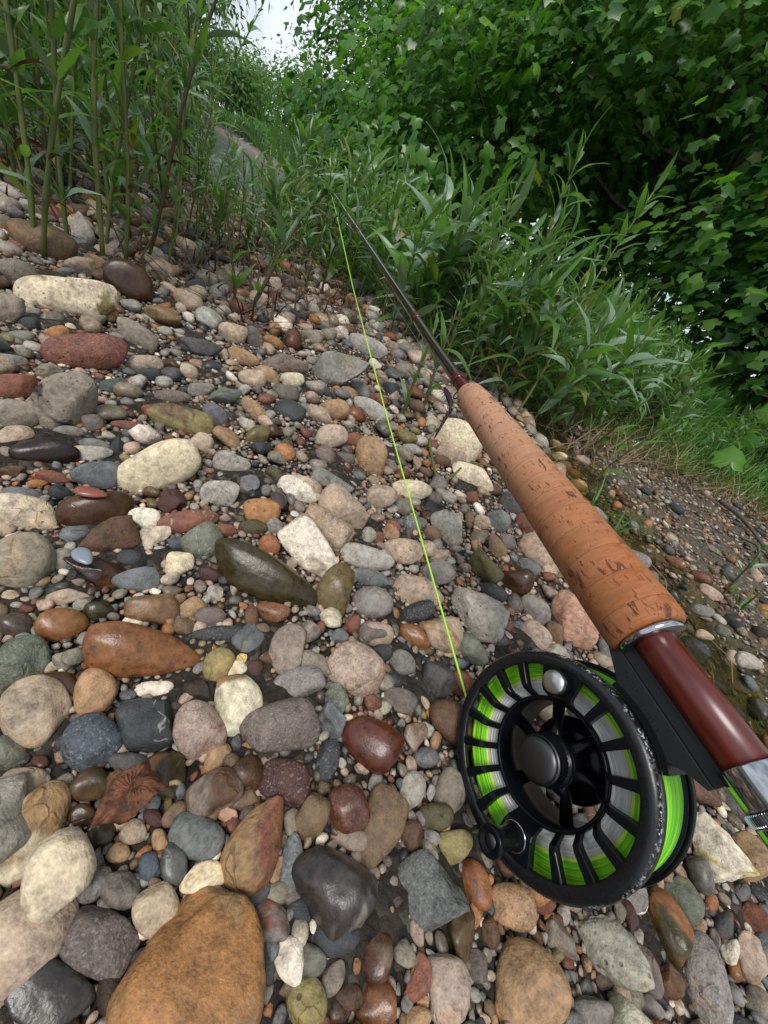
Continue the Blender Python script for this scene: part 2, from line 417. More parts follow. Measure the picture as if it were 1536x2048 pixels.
# ------------------------------------------------------------------ stones
C = dict(cream='c4baa6', beige='ad9c8b', taupe='8f877b', grey='868583', bluegrey='72777a', slate='474b4f', ochre='a67a42', rust='85583f',
 olive='645d3a', oliveyellow='908558', mauve='786f6b', pinkish='a69688', white='cfc7bb', tan='a38866', maroon='5b3a36', redgranite='8a5d4a',
 teal='596663', brown='6e5238', lightgrey='a4a19b', greygreen='747970', orange='a2703f', darkgrey='5c5b5d', darkbrown='43311f', lilac='8c8987',
 tanbrown='7d6850', redrust='82503a', blue='56626e', pinkquartz='b18f78', yellow='c0b070')
WORD = dict(cream='cream', beige='beige', taupe='taupe', grey='grey', bluegrey='blue-grey', slate='dark slate', ochre='ochre', rust='rust brown',
 olive='olive green', oliveyellow='olive yellow', mauve='mauve', pinkish='pinkish beige', white='white', tan='tan', maroon='maroon', redgranite='brick red',
 teal='teal', brown='brown', lightgrey='light grey', greygreen='grey-green', orange='orange', darkgrey='dark grey', darkbrown='dark brown', lilac='lilac grey',
 tanbrown='tan brown', redrust='rust red', blue='blue', pinkquartz='pink quartz', yellow='pale yellow')
# px, py, half length, half width, angle (deg, clockwise), colour, form, flags: s speckle p pits v veins w wet m second colour, +n raised mm, >anchor
T5, T6, T7, T8, T2 = (0, 480, .5), (0, 1000, .5), (0, 1500, .5), (768, 1500, .5), (860, 720, .44)
def rows(T, txt):
    o = []
    for ln in txt.strip().splitlines():
        a = ln.split('|'); q = a[0].split()
        x, y, ra, rb, an = map(float, q[:5])
        o.append(dict(x=T[0]+x*T[2], y=T[1]+y*T[2], a=ra*T[2], b=rb*T[2], an=an, c=q[5], form=q[6], fl=q[7] if len(q) > 7 else '', lab=a[1].strip() if len(a) > 1 else None, short=a[2].strip() if len(a) > 2 else None))
    return o
HERO = rows(T5, '''
275 230 192 80 8 cream flat pm:oliveyellow|large flat cream stone with green moss on its lower left edge|mossy cream stone
520 170 108 72 38 brown egg w|big smooth brown stone leaning beside the flat cream one|brown leaning stone
170 5 140 72 25 tanbrown egg |big tan brown boulder behind the left plant stems|tan boulder
75 130 88 48 28 taupe egg
28 275 72 62 0 taupe egg
345 450 160 75 3 redgranite egg sp|grainy brick red oval stone lying on the left side|brick red stone
260 650 142 112 -40 taupe blocky pm:darkbrown|big upright taupe stone with two brown spots|taupe stone with brown spots
55 697 105 58 3 taupe egg
55 590 92 52 0 rust flat
185 850 132 55 0 darkbrown flat w
365 855 85 31 2 lightgrey egg
385 940 95 58 5 bluegrey blocky
635 908 165 88 -20 cream flat v|broad pale cream flat stone with faint grey veins|pale flat stone
458 585 60 32 -5 teal blocky
548 382 95 44 35 taupe blocky
800 435 90 38 10 darkgrey angular
975 470 65 29 25 tan egg
930 375 58 40 18 beige blocky
1140 497 92 40 12 mauve angular
1360 520 118 76 -12 grey angular v|big rough grey angular rock left of the fly line|rough grey rock
1470 428 80 40 28 lightgrey blocky
725 722 128 56 15 oliveyellow flat m:tanbrown|olive tan mossy stone with a pale chip|olive tan stone
585 498 68 36 0 pinkish blocky s
597 540 52 28 0 slate egg
690 630 70 29 3 mauve egg s
805 600 52 28 0 grey blocky
860 702 56 40 40 bluegrey egg
895 625 72 38 -10 greygreen angular
1010 555 55 38 10 beige egg
1075 540 52 27 42 tan egg
1170 560 46 29 0 cream egg
1015 680 62 31 45 tan egg s
1340 680 57 43 5 tan egg
1490 680 82 36 25 lightgrey egg
1320 785 70 46 -10 pinkish egg
1488 868 82 62 80 tan egg
1275 700 52 34 20 pinkish blocky
1410 800 40 30 0 rust egg
1515 640 36 24 30 rust egg
928 890 73 45 5 lightgrey egg s
880 1015 74 52 5 lightgrey blocky s
985 975 52 44 20 bluegrey angular
1198 1000 86 44 22 white blocky p
1305 970 62 40 22 grey angular
1372 1080 104 74 35 pinkish blocky |large pinkish beige stone below the middle of the fly line|pinkish middle stone
1048 1090 72 54 0 ochre blocky p|round ochre stone full of small pits|pitted ochre stone
690 1045 56 48 0 maroon angular
805 812 48 42 20 pinkish blocky
390 1082 146 70 -6 brown blocky w|dark ochre brown block lying below the pale flat stone|dark brown block
95 1090 140 70 14 cream flat p|pitted cream stone cut by the left photo edge|cream edge stone
215 950 72 28 0 rust angular
150 975 42 17 0 orange egg
240 1012 46 30 10 slate egg
95 1018 78 28 10 bluegrey egg
48 930 52 28 0 brown angular
372 735 48 36 0 mauve blocky
380 820 62 24 12 grey egg
275 768 62 25 0 grey egg
65 785 74 42 0 beige blocky
465 828 40 28 90 slate angular
508 745 62 22 10 redgranite egg
780 183 42 26 0 slate egg
825 160 46 34 25 taupe blocky
1065 185 60 36 -10 beige blocky
1040 238 46 29 22 beige egg
228 370 52 28 0 ochre egg
85 385 56 23 0 grey egg
1430 195 48 34 40 bluegrey angular
200 525 54 30 0 taupe egg
45 487 66 28 10 grey flat
120 335 42 27 15 slate egg
325 105 66 36 10 pinkish blocky
265 128 40 18 0 bluegrey egg
375 95 46 34 30 tan egg
''')+rows(T6, '''
95 245 128 112 -10 taupe egg |large taupe rounded stone at the left photo edge above the grey-green one|left taupe stone
437 145 120 70 -12 brown angular pm:olive|rugged brown olive lumpy rock|rugged brown rock
580 76 63 45 0 white blocky p
755 87 120 46 -9 redgranite egg v
620 145 66 42 -15 cream angular
810 165 82 68 -20 greygreen blocky v
390 292 132 62 20 maroon angular wm:ochre
548 320 92 50 -4 bluegrey egg
520 235 53 36 0 slate egg
720 260 56 52 0 cream blocky
840 303 45 32 8 maroon blocky p
1063 310 222 92 25 olive blocky w|large smooth olive green log-shaped stone|olive green stone
1250 205 142 76 52 white blocky pm:pinkish|pitted pinkish white stone resting on the olive green one|pitted white stone
1342 355 108 70 112 oliveyellow blocky w
1305 115 105 66 35 beige blocky s
1462 232 112 50 12 lightgrey egg
1472 310 84 35 10 bluegrey egg
1490 412 80 66 10 grey egg
617 435 110 64 6 tan blocky wm:rust
765 430 58 36 -25 tan egg
842 465 58 44 20 mauve blocky
395 445 57 40 0 olive egg w
250 497 103 66 -8 ochre egg w
60 500 70 48 0 mauve egg w
583 612 218 108 9 ochre tear pw|large wet ochre orange teardrop stone in the left middle|orange teardrop stone
886 535 122 32 -4 slate egg s
1150 595 106 68 105 taupe blocky
876 660 74 60 110 oliveyellow egg
970 648 36 34 0 yellow blocky
1425 675 112 102 40 pinkish blocky sv|pinkish grey blocky stone with a black nick near the fly line|nicked pinkish stone
1255 660 78 54 45 taupe angular
85 645 118 98 -18 greygreen egg s
280 640 66 48 0 grey angular
145 840 140 134 -30 beige egg |broad beige rounded stone in the lower left|broad beige stone
375 770 96 80 -55 tan egg
245 740 98 55 10 brown egg w
620 755 76 31 0 white angular
800 760 66 48 15 darkbrown angular
592 898 122 118 70 slate angular vm:bluegrey|dark blue slate rock with a fine pale vein|blue slate rock
365 965 118 108 -28 blue egg s|blue speckled granite egg with white flecks|blue speckled egg
800 915 118 108 80 pinkish egg sm:rust
955 812 118 100 75 cream blocky m:tan
1195 730 100 62 -16 lilac blocky s
1120 908 150 106 -14 mauve blocky sm:redrust|mauve stone with a dark red stain|red-stained mauve stone
1345 797 66 48 70 greygreen angular s
1322 880 76 58 62 bluegrey angular
1416 920 50 38 80 white angular p
1480 965 128 100 35 redrust egg w|shiny wet rust red stone left of the reel|wet red stone
1310 1042 90 46 96 slate blocky s
866 1030 68 40 -55 tan egg
35 1012 72 72 0 greygreen egg
905 125 43 29 0 rust egg
1012 110 56 33 0 olive egg
1078 180 42 39 0 orange egg
1100 105 36 34 0 lilac blocky
1005 472 50 28 88 brown egg
1047 530 37 37 0 tanbrown egg
255 240 48 46 0 lilac egg
278 387 92 32 -6 pinkish angular
408 515 52 28 -10 slate angular
735 507 44 36 15 tanbrown blocky
350 555 42 30 0 lilac egg
1023 683 44 32 85 maroon egg
860 375 32 34 0 lightgrey blocky
700 178 31 30 0 blue blocky
1495 535 66 50 0 mauve egg
''')+rows(T7, '''
105 133 96 64 -5 pinkish egg
135 310 212 104 -52 cream egg m:tan|long pale cream stone under the egg-shaped cream one|long cream stone
235 495 192 128 -66 cream egg +9m:tan|pale cream egg-shaped stone with a rounded point|cream egg stone
85 745 262 158 -48 beige egg |huge grey-beige cobble in the lower left corner|grey-beige cobble
402 768 148 146 20 mauve blocky s|dark mauve round cobble between grey-beige and ochre ones|dark mauve cobble
190 975 172 158 30 darkgrey blocky wm:lightgrey
360 140 86 66 -18 olive egg wm:tanbrown
328 262 56 48 -20 brown egg w
410 328 58 60 0 olive egg w
530 328 54 48 -20 pinkish egg
615 272 46 34 40 maroon egg
698 258 62 35 -45 tanbrown egg
642 366 52 34 88 tan egg
855 175 118 82 -38 taupe blocky m:brown
788 348 108 92 20 bluegrey blocky
1028 365 196 104 -66 rust tear m:tan|rust tan teardrop stone pointing down to the left|rust teardrop stone
1138 122 102 92 20 maroon blocky s
1060 158 42 28 20 beige egg
985 197 50 34 -28 tanbrown egg
912 256 40 36 -30 pinkquartz angular
810 510 94 62 -20 cream blocky v
700 450 90 56 105 bluegrey blocky wv
473 413 50 40 -35 tan egg
600 466 62 46 95 blue blocky
396 455 66 34 95 greygreen angular s
482 560 82 78 0 mauve egg m:rust
628 635 112 92 -70 beige egg
795 855 318 268 -76 ochre wedge m:tan|huge ochre orange boulder at the bottom of the photo|ochre boulder
450 965 112 62 90 darkbrown egg
680 95 96 78 75 olive angular wm:ochre
520 55 86 46 10 darkgrey egg
1082 690 92 82 40 grey blocky m:rust
1022 572 72 48 -50 darkgrey egg
1165 455 136 44 96 bluegrey egg s
1100 487 70 36 95 tan angular v
1345 545 200 158 58 darkgrey blocky wm:lightgrey|dark wet grey stone with a pale dry tip|wet grey stone
1340 748 100 80 -10 slate egg
1250 268 100 62 110 tanbrown egg
1388 232 98 84 80 redgranite blocky sw
1397 355 74 46 10 taupe blocky
1155 842 106 60 86 white blocky v
1240 838 74 62 60 greygreen egg
1228 1008 106 82 -75 oliveyellow egg p
1385 985 64 58 0 brown egg
1415 850 66 31 95 orange egg
1505 835 122 68 85 rust blocky wm:pinkish
1510 1015 100 80 100 ochre egg w
1332 912 84 42 112 taupe egg
1052 862 82 46 75 darkgrey egg
1200 645 56 42 50 slate egg
1528 312 190 84 104 tanbrown blocky |long tan brown slab standing left of the reel handle|tan brown slab
''')+rows(T8, '''
180 572 170 136 38 bluegrey angular sm:slate|blue-grey rock with a wet black lower corner|half-wet blue rock
365 535 112 58 72 orange egg w
508 622 108 92 12 tan blocky s
275 390 78 74 0 oliveyellow blocky
205 265 70 60 15 olive blocky p
115 155 74 50 95 lightgrey egg
262 165 102 62 95 taupe egg
107 350 72 44 92 brown egg
180 355 42 38 30 lilac egg
575 935 212 150 74 tan egg m:brown|large tan cobble under the reel at the bottom|large tan cobble
258 950 152 88 82 pinkish egg
140 912 106 50 105 redgranite angular
908 802 208 98 60 lightgrey angular p|rough light grey angular slab below the reel|rough grey slab
1132 700 168 80 58 ochre blocky wm:olive|mossy ochre long stone below the reel|mossy ochre stone
1285 920 220 84 76 lilac blocky s|long lilac grey slab in the lower right|lilac slab
700 760 102 50 58 taupe angular
1048 872 132 48 66 mauve angular v
1320 400 178 88 56 white angular vm:yellow|large white cracked stone beside the reel rim|white cracked stone
1200 600 106 62 58 greygreen blocky m:oliveyellow
1455 832 112 70 66 pinkish angular
1390 812 50 40 70 white angular +6
1500 690 98 50 40 rust blocky
1355 702 56 44 80 darkgrey egg
1310 612 40 28 70 orange egg
1425 570 40 38 0 bluegrey egg
980 662 78 30 72 maroon blocky
1012 610 52 44 75 white blocky
725 952 44 18 85 orange egg
830 1058 92 86 50 grey blocky
1060 1032 68 44 40 lilac egg
1135 932 76 62 70 brown angular
375 862 72 44 72 mauve angular
130 1075 58 50 -40 tan egg
645 625 42 34 0 redrust egg
425 732 64 38 70 brown egg
1450 430 112 84 50 tan angular p
1100 830 35 27 80 greygreen egg
35 600 46 22 80 orange egg
1240 720 44 40 30 tan egg
1525 780 60 46 60 bluegrey egg
1500 1010 80 50 40 taupe egg
740 1090 70 50 20 grey egg
''')+rows(T2, '''
215 1150 148 94 32 lightgrey angular p|rough grey pocked stone between the fly line and the cork grip|pocked grey stone
650 1185 150 82 58 pinkquartz angular v|pink and orange quartz stone beside the cork grip|pink quartz stone
480 1130 82 52 40 lilac egg
245 950 90 66 40 olive angular
395 1010 80 58 -5 brown blocky w
490 865 92 70 32 beige egg
285 1055 70 37 25 slate egg
185 1318 92 58 42 greygreen egg
480 1250 78 54 35 pinkish blocky
570 1245 60 42 80 tanbrown egg
88 765 88 68 70 lightgrey blocky
310 732 56 50 20 bluegrey egg
235 738 38 34 30 pinkish egg
370 652 58 44 35 darkgrey blocky
130 365 108 84 32 cream blocky p|light grey beige stone left of the cork grip's far end|pale grip-side stone
95 430 68 45 28 beige egg
52 460 42 28 10 brown egg
195 530 104 50 22 cream blocky
450 940 56 36 25 bluegrey egg
350 830 44 35 30 mauve egg
300 848 62 37 60 tanbrown egg
185 625 32 28 0 redrust blocky
432 745 52 40 70 rust egg
70 1240 78 74 0 pinkish blocky
402 1212 34 26 20 bluegrey egg
932 915 66 50 35 grey blocky
995 990 42 40 40 mauve egg
1080 1130 52 40 60 cream egg
765 720 60 34 50 grey egg
1115 917 54 25 26 ochre egg w
1105 1082 40 27 70 slate egg w
1275 1057 62 27 25 beige egg
1230 990 60 28 22 rust egg w
1195 1322 80 54 38 slate blocky v
1450 1372 72 36 24 lightgrey angular
1380 1187 52 30 20 darkgrey egg w
1240 1140 54 26 15 grey egg
1330 1230 42 24 25 greygreen egg
1130 1255 50 28 25 bluegrey egg
1250 1250 44 22 15 pinkish egg
1500 1240 46 26 20 darkbrown egg
''')+rows((0, 0, 1), '''
835 1225 36 20 -22 slate blocky s
828 1273 35 21 44 ochre egg w
752 1268 34 24 8 pinkish egg
872 1357 40 36 75 darkgrey blocky
804 1326 28 24 60 grey egg
765 1306 20 18 0 slate egg
789 1363 18 13 45 slate egg
918 1365 26 24 30 redgranite egg
805 1103 40 26 4 beige egg p
835 1182 52 31 6 pinkish blocky p
875 1146 34 24 -10 grey egg
782 1067 18 17 30 tan blocky
738 1072 15 18 0 lightgrey tear
755 1077 12 14 0 rust egg
786 1052 16 11 40 rust egg
880 1112 20 13 -20 beige egg
865 1067 18 15 10 tanbrown egg
705 1247 15 20 20 rust egg
680 1272 17 15 0 bluegrey egg
800 1400 35 24 20 mauve blocky
877 1270 44 30 12 pinkish blocky m:tan
762 993 32 24 -10 pinkish blocky
664 965 44 20 20 grey angular
822 980 40 20 5 cream egg
600 975 42 24 18 beige egg
903 1070 16 14 0 slate egg
''')
def auto(lo=0): pass
FILL_C = ['taupe']*8+['tanbrown']*2+['beige']*3+['grey']*7+['mauve']*2+['beige']*4+['bluegrey']*3+['slate']*3+['pinkish']*2+['lightgrey']*3+['tan']*3+['rust']*2+['brown']*2+['tanbrown']*3+['lightgrey']*2+['ochre', 'ochre', 'olive', 'greygreen', 'darkgrey', 'darkgrey', 'redgranite', 'white', 'white', 'oliveyellow', 'lightgrey', 'lightgrey', 'beige', 'beige', 'orange']
_ico = {}
def ico(l):
    if l not in _ico:
        bm = bmesh.new(); bmesh.ops.create_icosphere(bm, subdivisions=l, radius=1)
        bm.verts.ensure_lookup_table()
        _ico[l] = (np.array([v.co[:] for v in bm.verts]), np.array([[v.index for v in f.verts] for f in bm.faces])); bm.free()
    return _ico[l]
def stone_shape(seed, level, form):
    rg = np.random.default_rng(seed); d, f = ico(level)
    p = {'egg': 2.1, 'blocky': 2.9, 'angular': 2.5, 'flat': 2.6, 'tear': 2.2, 'wedge': 3.0}[form]
    r = (np.abs(d[:, 0])**p+np.abs(d[:, 1])**p+np.abs(d[:, 2])**2.2)**(-1/p)
    v = d*r[:, None]
    nc, lo, hi = {'egg': (4, .74, .92), 'blocky': (7, .66, .90), 'angular': (11, .52, .80), 'flat': (4, .72, .92), 'tear': (3, .8, .95), 'wedge': (9, .66, .90)}[form]
    for _ in range(nc):
        k = rg.normal(size=3); k /= np.linalg.norm(k); q = v@k; lim = rg.uniform(lo, hi)*max(q.max(), .7)
        e = q-lim; w = {'angular': 0.03, 'blocky': .07}.get(form, 0.10)
        cut = w*np.log1p(np.exp(np.clip(e/w, -30, 30)))
        v = v-k*(cut*0.92)[:, None]
    amp = {'egg': .07, 'blocky': .085, 'angular': .08, 'flat': .08, 'tear': .07, 'wedge': .10}[form]
    s = int(seed) % 97
    nrm = d
    v = v+nrm*(amp*wob(d, 1.9, s)+amp*.45*wob(d, 4.3, s+3))[:, None]
    if level >= 4:
        a = .014 if form != 'angular' else .03
        v = v+nrm*(a*wob(d, 9.5, s+5)+a*.55*wob(d, 21, s+9))[:, None]
    tp = {'tear': rg.uniform(.34, .42), 'wedge': .34, 'egg': rg.uniform(-.2, .2), 'angular': rg.uniform(-.22, .22)}.get(form, rg.uniform(-.12, .12))
    v[:, 1:] *= (1-tp*v[:, :1])
    v[:, 1] += rg.uniform(-.12, .12)*(v[:, 0]**2-.4)
    for i in (0, 1, 2):
        lo_, hi_ = v[:, i].min(), v[:, i].max(); v[:, i] = (v[:, i]-(lo_+hi_)/2)*2/(hi_-lo_)
    return v, f
def vary(c, rg, a=.12):
    c = np.array(lin(C[c])); c = (c**1.36)*np.array([1.26, 1.19, 1.09]); c = c*.80+.20*(c@np.array([.3, .5, .2]))*np.array([1.06, 1.0, .92]); g = 1+rg.uniform(-a, a); return np.clip(c*g*(1+rg.uniform(-.04, .04, 3)), 0.005, .75)
PLACED = []     # screen ellipses of the hand-placed stones
STONES = []     # dict(label parts)
def place_stone(h, seed):
    rg = np.random.default_rng(seed)
    fl = h['fl']; c2 = None; lift = 0
    if ':' in fl: c2 = fl.split(':')[1]; fl = fl.split(':')[0]
    if '+' in fl: lift = int(fl[fl.index('+')+1])*0.001
    a = math.radians(h['an']); ca, sa = math.cos(a), math.sin(a)
    r0 = ray(h['x'], h['y']); L0 = np.linalg.norm(r0); dirn = r0/L0
    def tangent(dx, dy):
        r = ray(h['x']+dx, h['y']+dy); r = r*(L0/(r@dirn)); return (r-r0)/L0
    A = tangent(h['a']*ca, h['a']*sa)*1.05; B = tangent(-h['b']*sa, h['b']*ca)*1.05
    la, lb = np.linalg.norm(A), np.linalg.norm(B)
    th = min(la, lb)*(0.62 if h['form'] != 'flat' else .55)
    Cv = -dirn*max(th, .45*lb)
    ez = math.sqrt(A[2]**2+B[2]**2+Cv[2]**2)
    z = 0.01
    for _ in range(12):
        Dd = (z-CAMH)/dirn[2]; P = EYE+dirn*Dd
        z = float(ground(P[0], P[1]))+0.62*ez*Dd+lift
    z = min(z, CAMH-.02)
    Dd = (z-CAMH)/dirn[2]; P = EYE+dirn*Dd
    if np.dot(np.cross(A, B), Cv) < 0: B = -B
    big = h['a'] > 58
    v, f = stone_shape(seed, 5 if h['a'] > 85 else 4, h['form'])
    if h['form'] == 'tear' and h['c'] == 'darkgrey': v[:, 0] *= 1
    V = (v[:, :1]*A+v[:, 1:2]*B+v[:, 2:]*Cv)*Dd
    t1 = vary(h['c'], rg, .06); t2 = (np.array(lin(C[c2]))**1.32)*.98 if c2 else t1*np.array([1.12, 1.0, .86])
    patch = .30 if c2 else .16
    kind = (1.0 if 's' in fl else .12, 1.0 if 'p' in fl else 0.1, 1.0 if 'v' in fl else 0.0, 1.0 if 'w' in fl else 0.0)
    nm = 'cobble' if h['a'] > 60 else 'pebble'
    me = mesh_np(nm, V, f, M_STONE, True, {'tint': np.array([*t1, 1]), 'tint2': np.array([*t2, patch]), 'kind': np.array(kind)})
    o = obj(nm, me); o.location = P
    PLACED.append((h['x'], h['y'], h['a'], h['b'], ca, sa))
    STONES.append(dict(o=o, x=h['x'], y=h['y'], a=h['a'], b=h['b'], c=h['c'], form=h['form'], lab=h['lab'], short=h['short'], P=P))
for i, h in enumerate(HERO): place_stone(h, 100+i)
PL = np.array(PLACED)
# gravel between them, from coarse to fine, thrown on the bar and packed by a grid
def ellmin(px, py, grow):
    out = np.full(len(px), 9.0)
    for x, y, a, b, ca, sa in PLACED:
        dx, dy = px-x, py-y
        m = np.sqrt(((dx*ca+dy*sa)/(a+grow))**2+((-dx*sa+dy*ca)/(b+grow))**2)
        out = np.minimum(out, m)
    return out
GR = []
cell = 0.02; grid = {}
def try_add(x, y, r, f=.80):
    i, j = int(x//cell), int(y//cell)
    for a in range(i-1, i+2):
        for b in range(j-1, j+2):
            for (X, Y, Rr) in grid.get((a, b), ()):
                if (x-X)**2+(y-Y)**2 < (f*(r+Rr))**2: return False
    grid.setdefault((i, j), []).append((x, y, r)); return True
def throw(n, rlo, rhi, ymax, hero_lim, xr=(-1.25, 1.15), y0=-.25):
    xs = RN.uniform(*xr, n); ys = y0+(ymax-y0)*RN.uniform(0, 1, n)**1.25; rs = RN.uniform(rlo, rhi, n)
    s = xs+.25*(ys-.5); r = -(xs+.3*ys)-.62
    bank = (ys-.98-.32*(xs-.34))/1.05
    keep = (r < .15) & ~((bank > .15) & (xs > .1))
    # few stones in the stream and on the mud bank
    p = np.where(s > .27, np.where(s < .44, .35, np.where(rs > .006, .10, .32)), 1.0)
    keep &= RN.uniform(0, 1, n) < p
    pr = proj(np.stack([xs, ys, ground(xs, ys)], 1))
    keep &= (pr[:, 2] > .03) & (pr[:, 0] > -420) & (pr[:, 0] < 1960) & (pr[:, 1] > 300) & (pr[:, 1] < 2450)
    keep |= (pr[:, 2] <= .03) & (np.hypot(xs, ys) < .2) & (rs > .003)
    idx = np.where(keep)[0]
    gpx = rs[idx]*FPX/np.maximum(pr[idx, 2], .05)
    em = np.full(len(idx), 9.0)
    for q, (x, y, a, b, ca, sa) in enumerate(PLACED):
        dx, dy = pr[idx, 0]-x, pr[idx, 1]-y; g = gpx*.55
        em = np.minimum(em, np.sqrt(((dx*ca+dy*sa)/(a+g))**2+((-dx*sa+dy*ca)/(b+g))**2))
    for q, i in enumerate(idx):
        if em[q] < hero_lim: continue
        if try_add(xs[i], ys[i], rs[i]): GR.append((xs[i], ys[i], rs[i], pr[i, 0], pr[i, 1], rs[i]*FPX/max(pr[i, 2], .05)))
throw(1200, .012, .018, 1.6, 1.0, (-.95, .32), .34)
throw(4000, .0095, .0140, 1.7, .98)
throw(20000, .006, .0095, 1.8, .94)
throw(26000, .004, .006, 1.6, .92)
throw(60000, .0026, .004, 1.1, .88)
throw(90000, .0014, .0026, .6, .80)
throw(110000, .0012, .0030, .44, .74, (-.44, .38), -.10)
throw(70000, .0016, .0036, .98, .76, (-.78, .34), .38)
throw(60000, .0010, .0018, .26, .72, (-.30, .34), -.08)
GR.sort(key=lambda q: -q[5]*(1 if (-30 < q[3] < 1570 and -30 < q[4] < 2080) else .01))
NIND = max(0, 300-len(HERO))
FORMS = ['egg', 'blocky', 'angular', 'egg', 'blocky', 'angular']
def gravel_params(i, x, y, r):
    rg = np.random.default_rng(9000+i)
    c = FILL_C[rg.integers(len(FILL_C))]
    ax = np.array([1.0, rg.uniform(.62, .92), rg.uniform(.42, .7)])*r*rg.uniform(1.0, 1.2)
    yaw = rg.uniform(0, 6.28); ti = rg.normal(0, .22); tj = rg.normal(0, .22)
    cz, sz = math.cos(yaw), math.sin(yaw)
    Rz = np.array([[cz, -sz, 0], [sz, cz, 0], [0, 0, 1]]); Rx = np.array([[1, 0, 0], [0, math.cos(ti), -math.sin(ti)], [0, math.sin(ti), math.cos(ti)]])
    Ry = np.array([[math.cos(tj), 0, math.sin(tj)], [0, 1, 0], [-math.sin(tj), 0, math.cos(tj)]])
    Rt = Rz@Rx@Ry
    z = float(ground(x, y))+ax[2]*rg.uniform(.35, .75)
    return rg, c, ax, Rt, z
for i, (x, y, r, px, py, gp) in enumerate(GR[:NIND]):
    rg, c, ax, Rt, z = gravel_params(i, x, y, r); form = FORMS[i % 6]
    v, f = stone_shape(5000+i, 4, form); V = (v*ax)@Rt.T
    me = mesh_np('pebble', V, f, M_STONE, True, {'tint': np.array([*vary(c, rg), 1]), 'tint2': np.array([*(vary(c, rg)*np.array([1.1, 1, .85])), .1]), 'kind': np.array([rg.choice([.1, .1, 1]), rg.choice([0, 0, 1]), rg.choice([0, 0, 0, 1]), rg.choice([0, 0, 0, 0, 0, 1])])})
    o = obj('pebble', me); o.location = (x, y, z)
    STONES.append(dict(o=o, x=px, y=py, a=gp, b=gp*.8, c=c, form=form, lab=None, short=None, P=(x, y, z)))
def build_gravel():
    bases = {l: [stone_shape(700+k+l*50, l, FORMS[k % 6]) for k in range(18)] for l in (1, 2, 3)}
    VV, FF, T1, T2_, KK, o = [], [], [], [], [], 0
    for i, (x, y, r, px, py, gp) in enumerate(GR[NIND:]):
        rg, c, ax, Rt, z = gravel_params(NIND+i, x, y, r)
        l = 3 if gp > 26 else 2 if gp > 8.5 else 1
        v, f = bases[l][i % 18]
        VV.append((v*ax)@Rt.T+np.array([x, y, z])); FF.append(f+o); o += len(v)
        t1 = vary(c, rg, .15); n = len(v)
        T1.append(np.tile([*t1, 1], (n, 1))); T2_.append(np.tile([*(t1*np.array([1.1, 1, .85])), .1], (n, 1)))
        KK.append(np.tile([rg.choice([.1, .8]), 0.1, rg.choice([0, 0, 0, 1]), rg.choice([0, 0, 0, 0, 0, .8])], (n, 1)))
    me = mesh_np('gravel', np.concatenate(VV), np.concatenate(FF), M_STONE, True, {'tint': np.concatenate(T1), 'tint2': np.concatenate(T2_), 'kind': np.concatenate(KK)})
    g = obj('gravel', me, kind='stuff'); tag(g, 'small mixed river gravel filling the gaps between the larger stones', 'gravel')
    print('gravel stones', len(GR), 'tris', sum(len(f) for f in FF))
build_gravel()
def label_stones():
    anc = [s for s in STONES if s['short']]
    fixed = [('the fly reel', 1115, 1555), ('the brown dead leaf', 265, 1590), ('the reel handle', 975, 1675), ('the cork grip', 1110, 1020), ('the red reel seat', 1390, 1420)]
    A = [('the '+s['short'], s['x'], s['y'], s) for s in anc]+[(n, x, y, None) for n, x, y in fixed]
    SH = {'egg': 'oval', 'blocky': 'blocky', 'angular': 'angular', 'flat': 'flat', 'tear': 'teardrop', 'wedge': 'blocky'}
    def rel(s, q):
        dx, dy = s['x']-q[1], s['y']-q[2]
        w = []
        if abs(dy) > .45*abs(dx): w.append('below' if dy > 0 else 'above')
        if abs(dx) > .45*abs(dy): w.append('right of' if dx > 0 else 'left of')
        return ' and '.join(w)
    used = {s['lab'] for s in STONES if s['lab']}
    for s in STONES:
        if s['lab']: s['o']['label'] = s['lab']
        else:
            sz = 'large' if s['a'] > 75 else 'medium' if s['a'] > 42 else 'small' if s['a'] > 24 else 'tiny'
            kind = 'stone' if s['a'] > 42 else 'pebble'
            d = sorted(A, key=lambda q: math.hypot(s['x']-q[1], s['y']-q[2])); d = [q for q in d if q[3] is not s]
            base = f"{sz} {WORD[s['c']]} {SH[s['form']]} {kind} {rel(s, d[0])} {d[0][0]}"
            c = [base]+[f"{base} and {rel(s, q)} {q[0]}" for q in d[1:4]]
            near = sorted((t for t in STONES if t is not s), key=lambda t: math.hypot(s['x']-t['x'], s['y']-t['y']))[:5]
            c += [f"{base}, beside a {WORD[t['c']]} one" for t in near]
            lab = next((q for q in c if q not in used and len(q.split()) <= 16), None)
            if lab is None: lab = next((q for q in (f"{sz} {WORD[s['c']]} {SH[s['form']]} {kind} between a {WORD[a['c']]} and a {WORD[b['c']]} one" for a in near for b in near if a is not b) if q not in used), base)
            s['o']['label'] = lab; used.add(lab)
        s['o']['category'] = 'stone'; s['o']['group'] = 'river stones on the gravel bar'
label_stones()
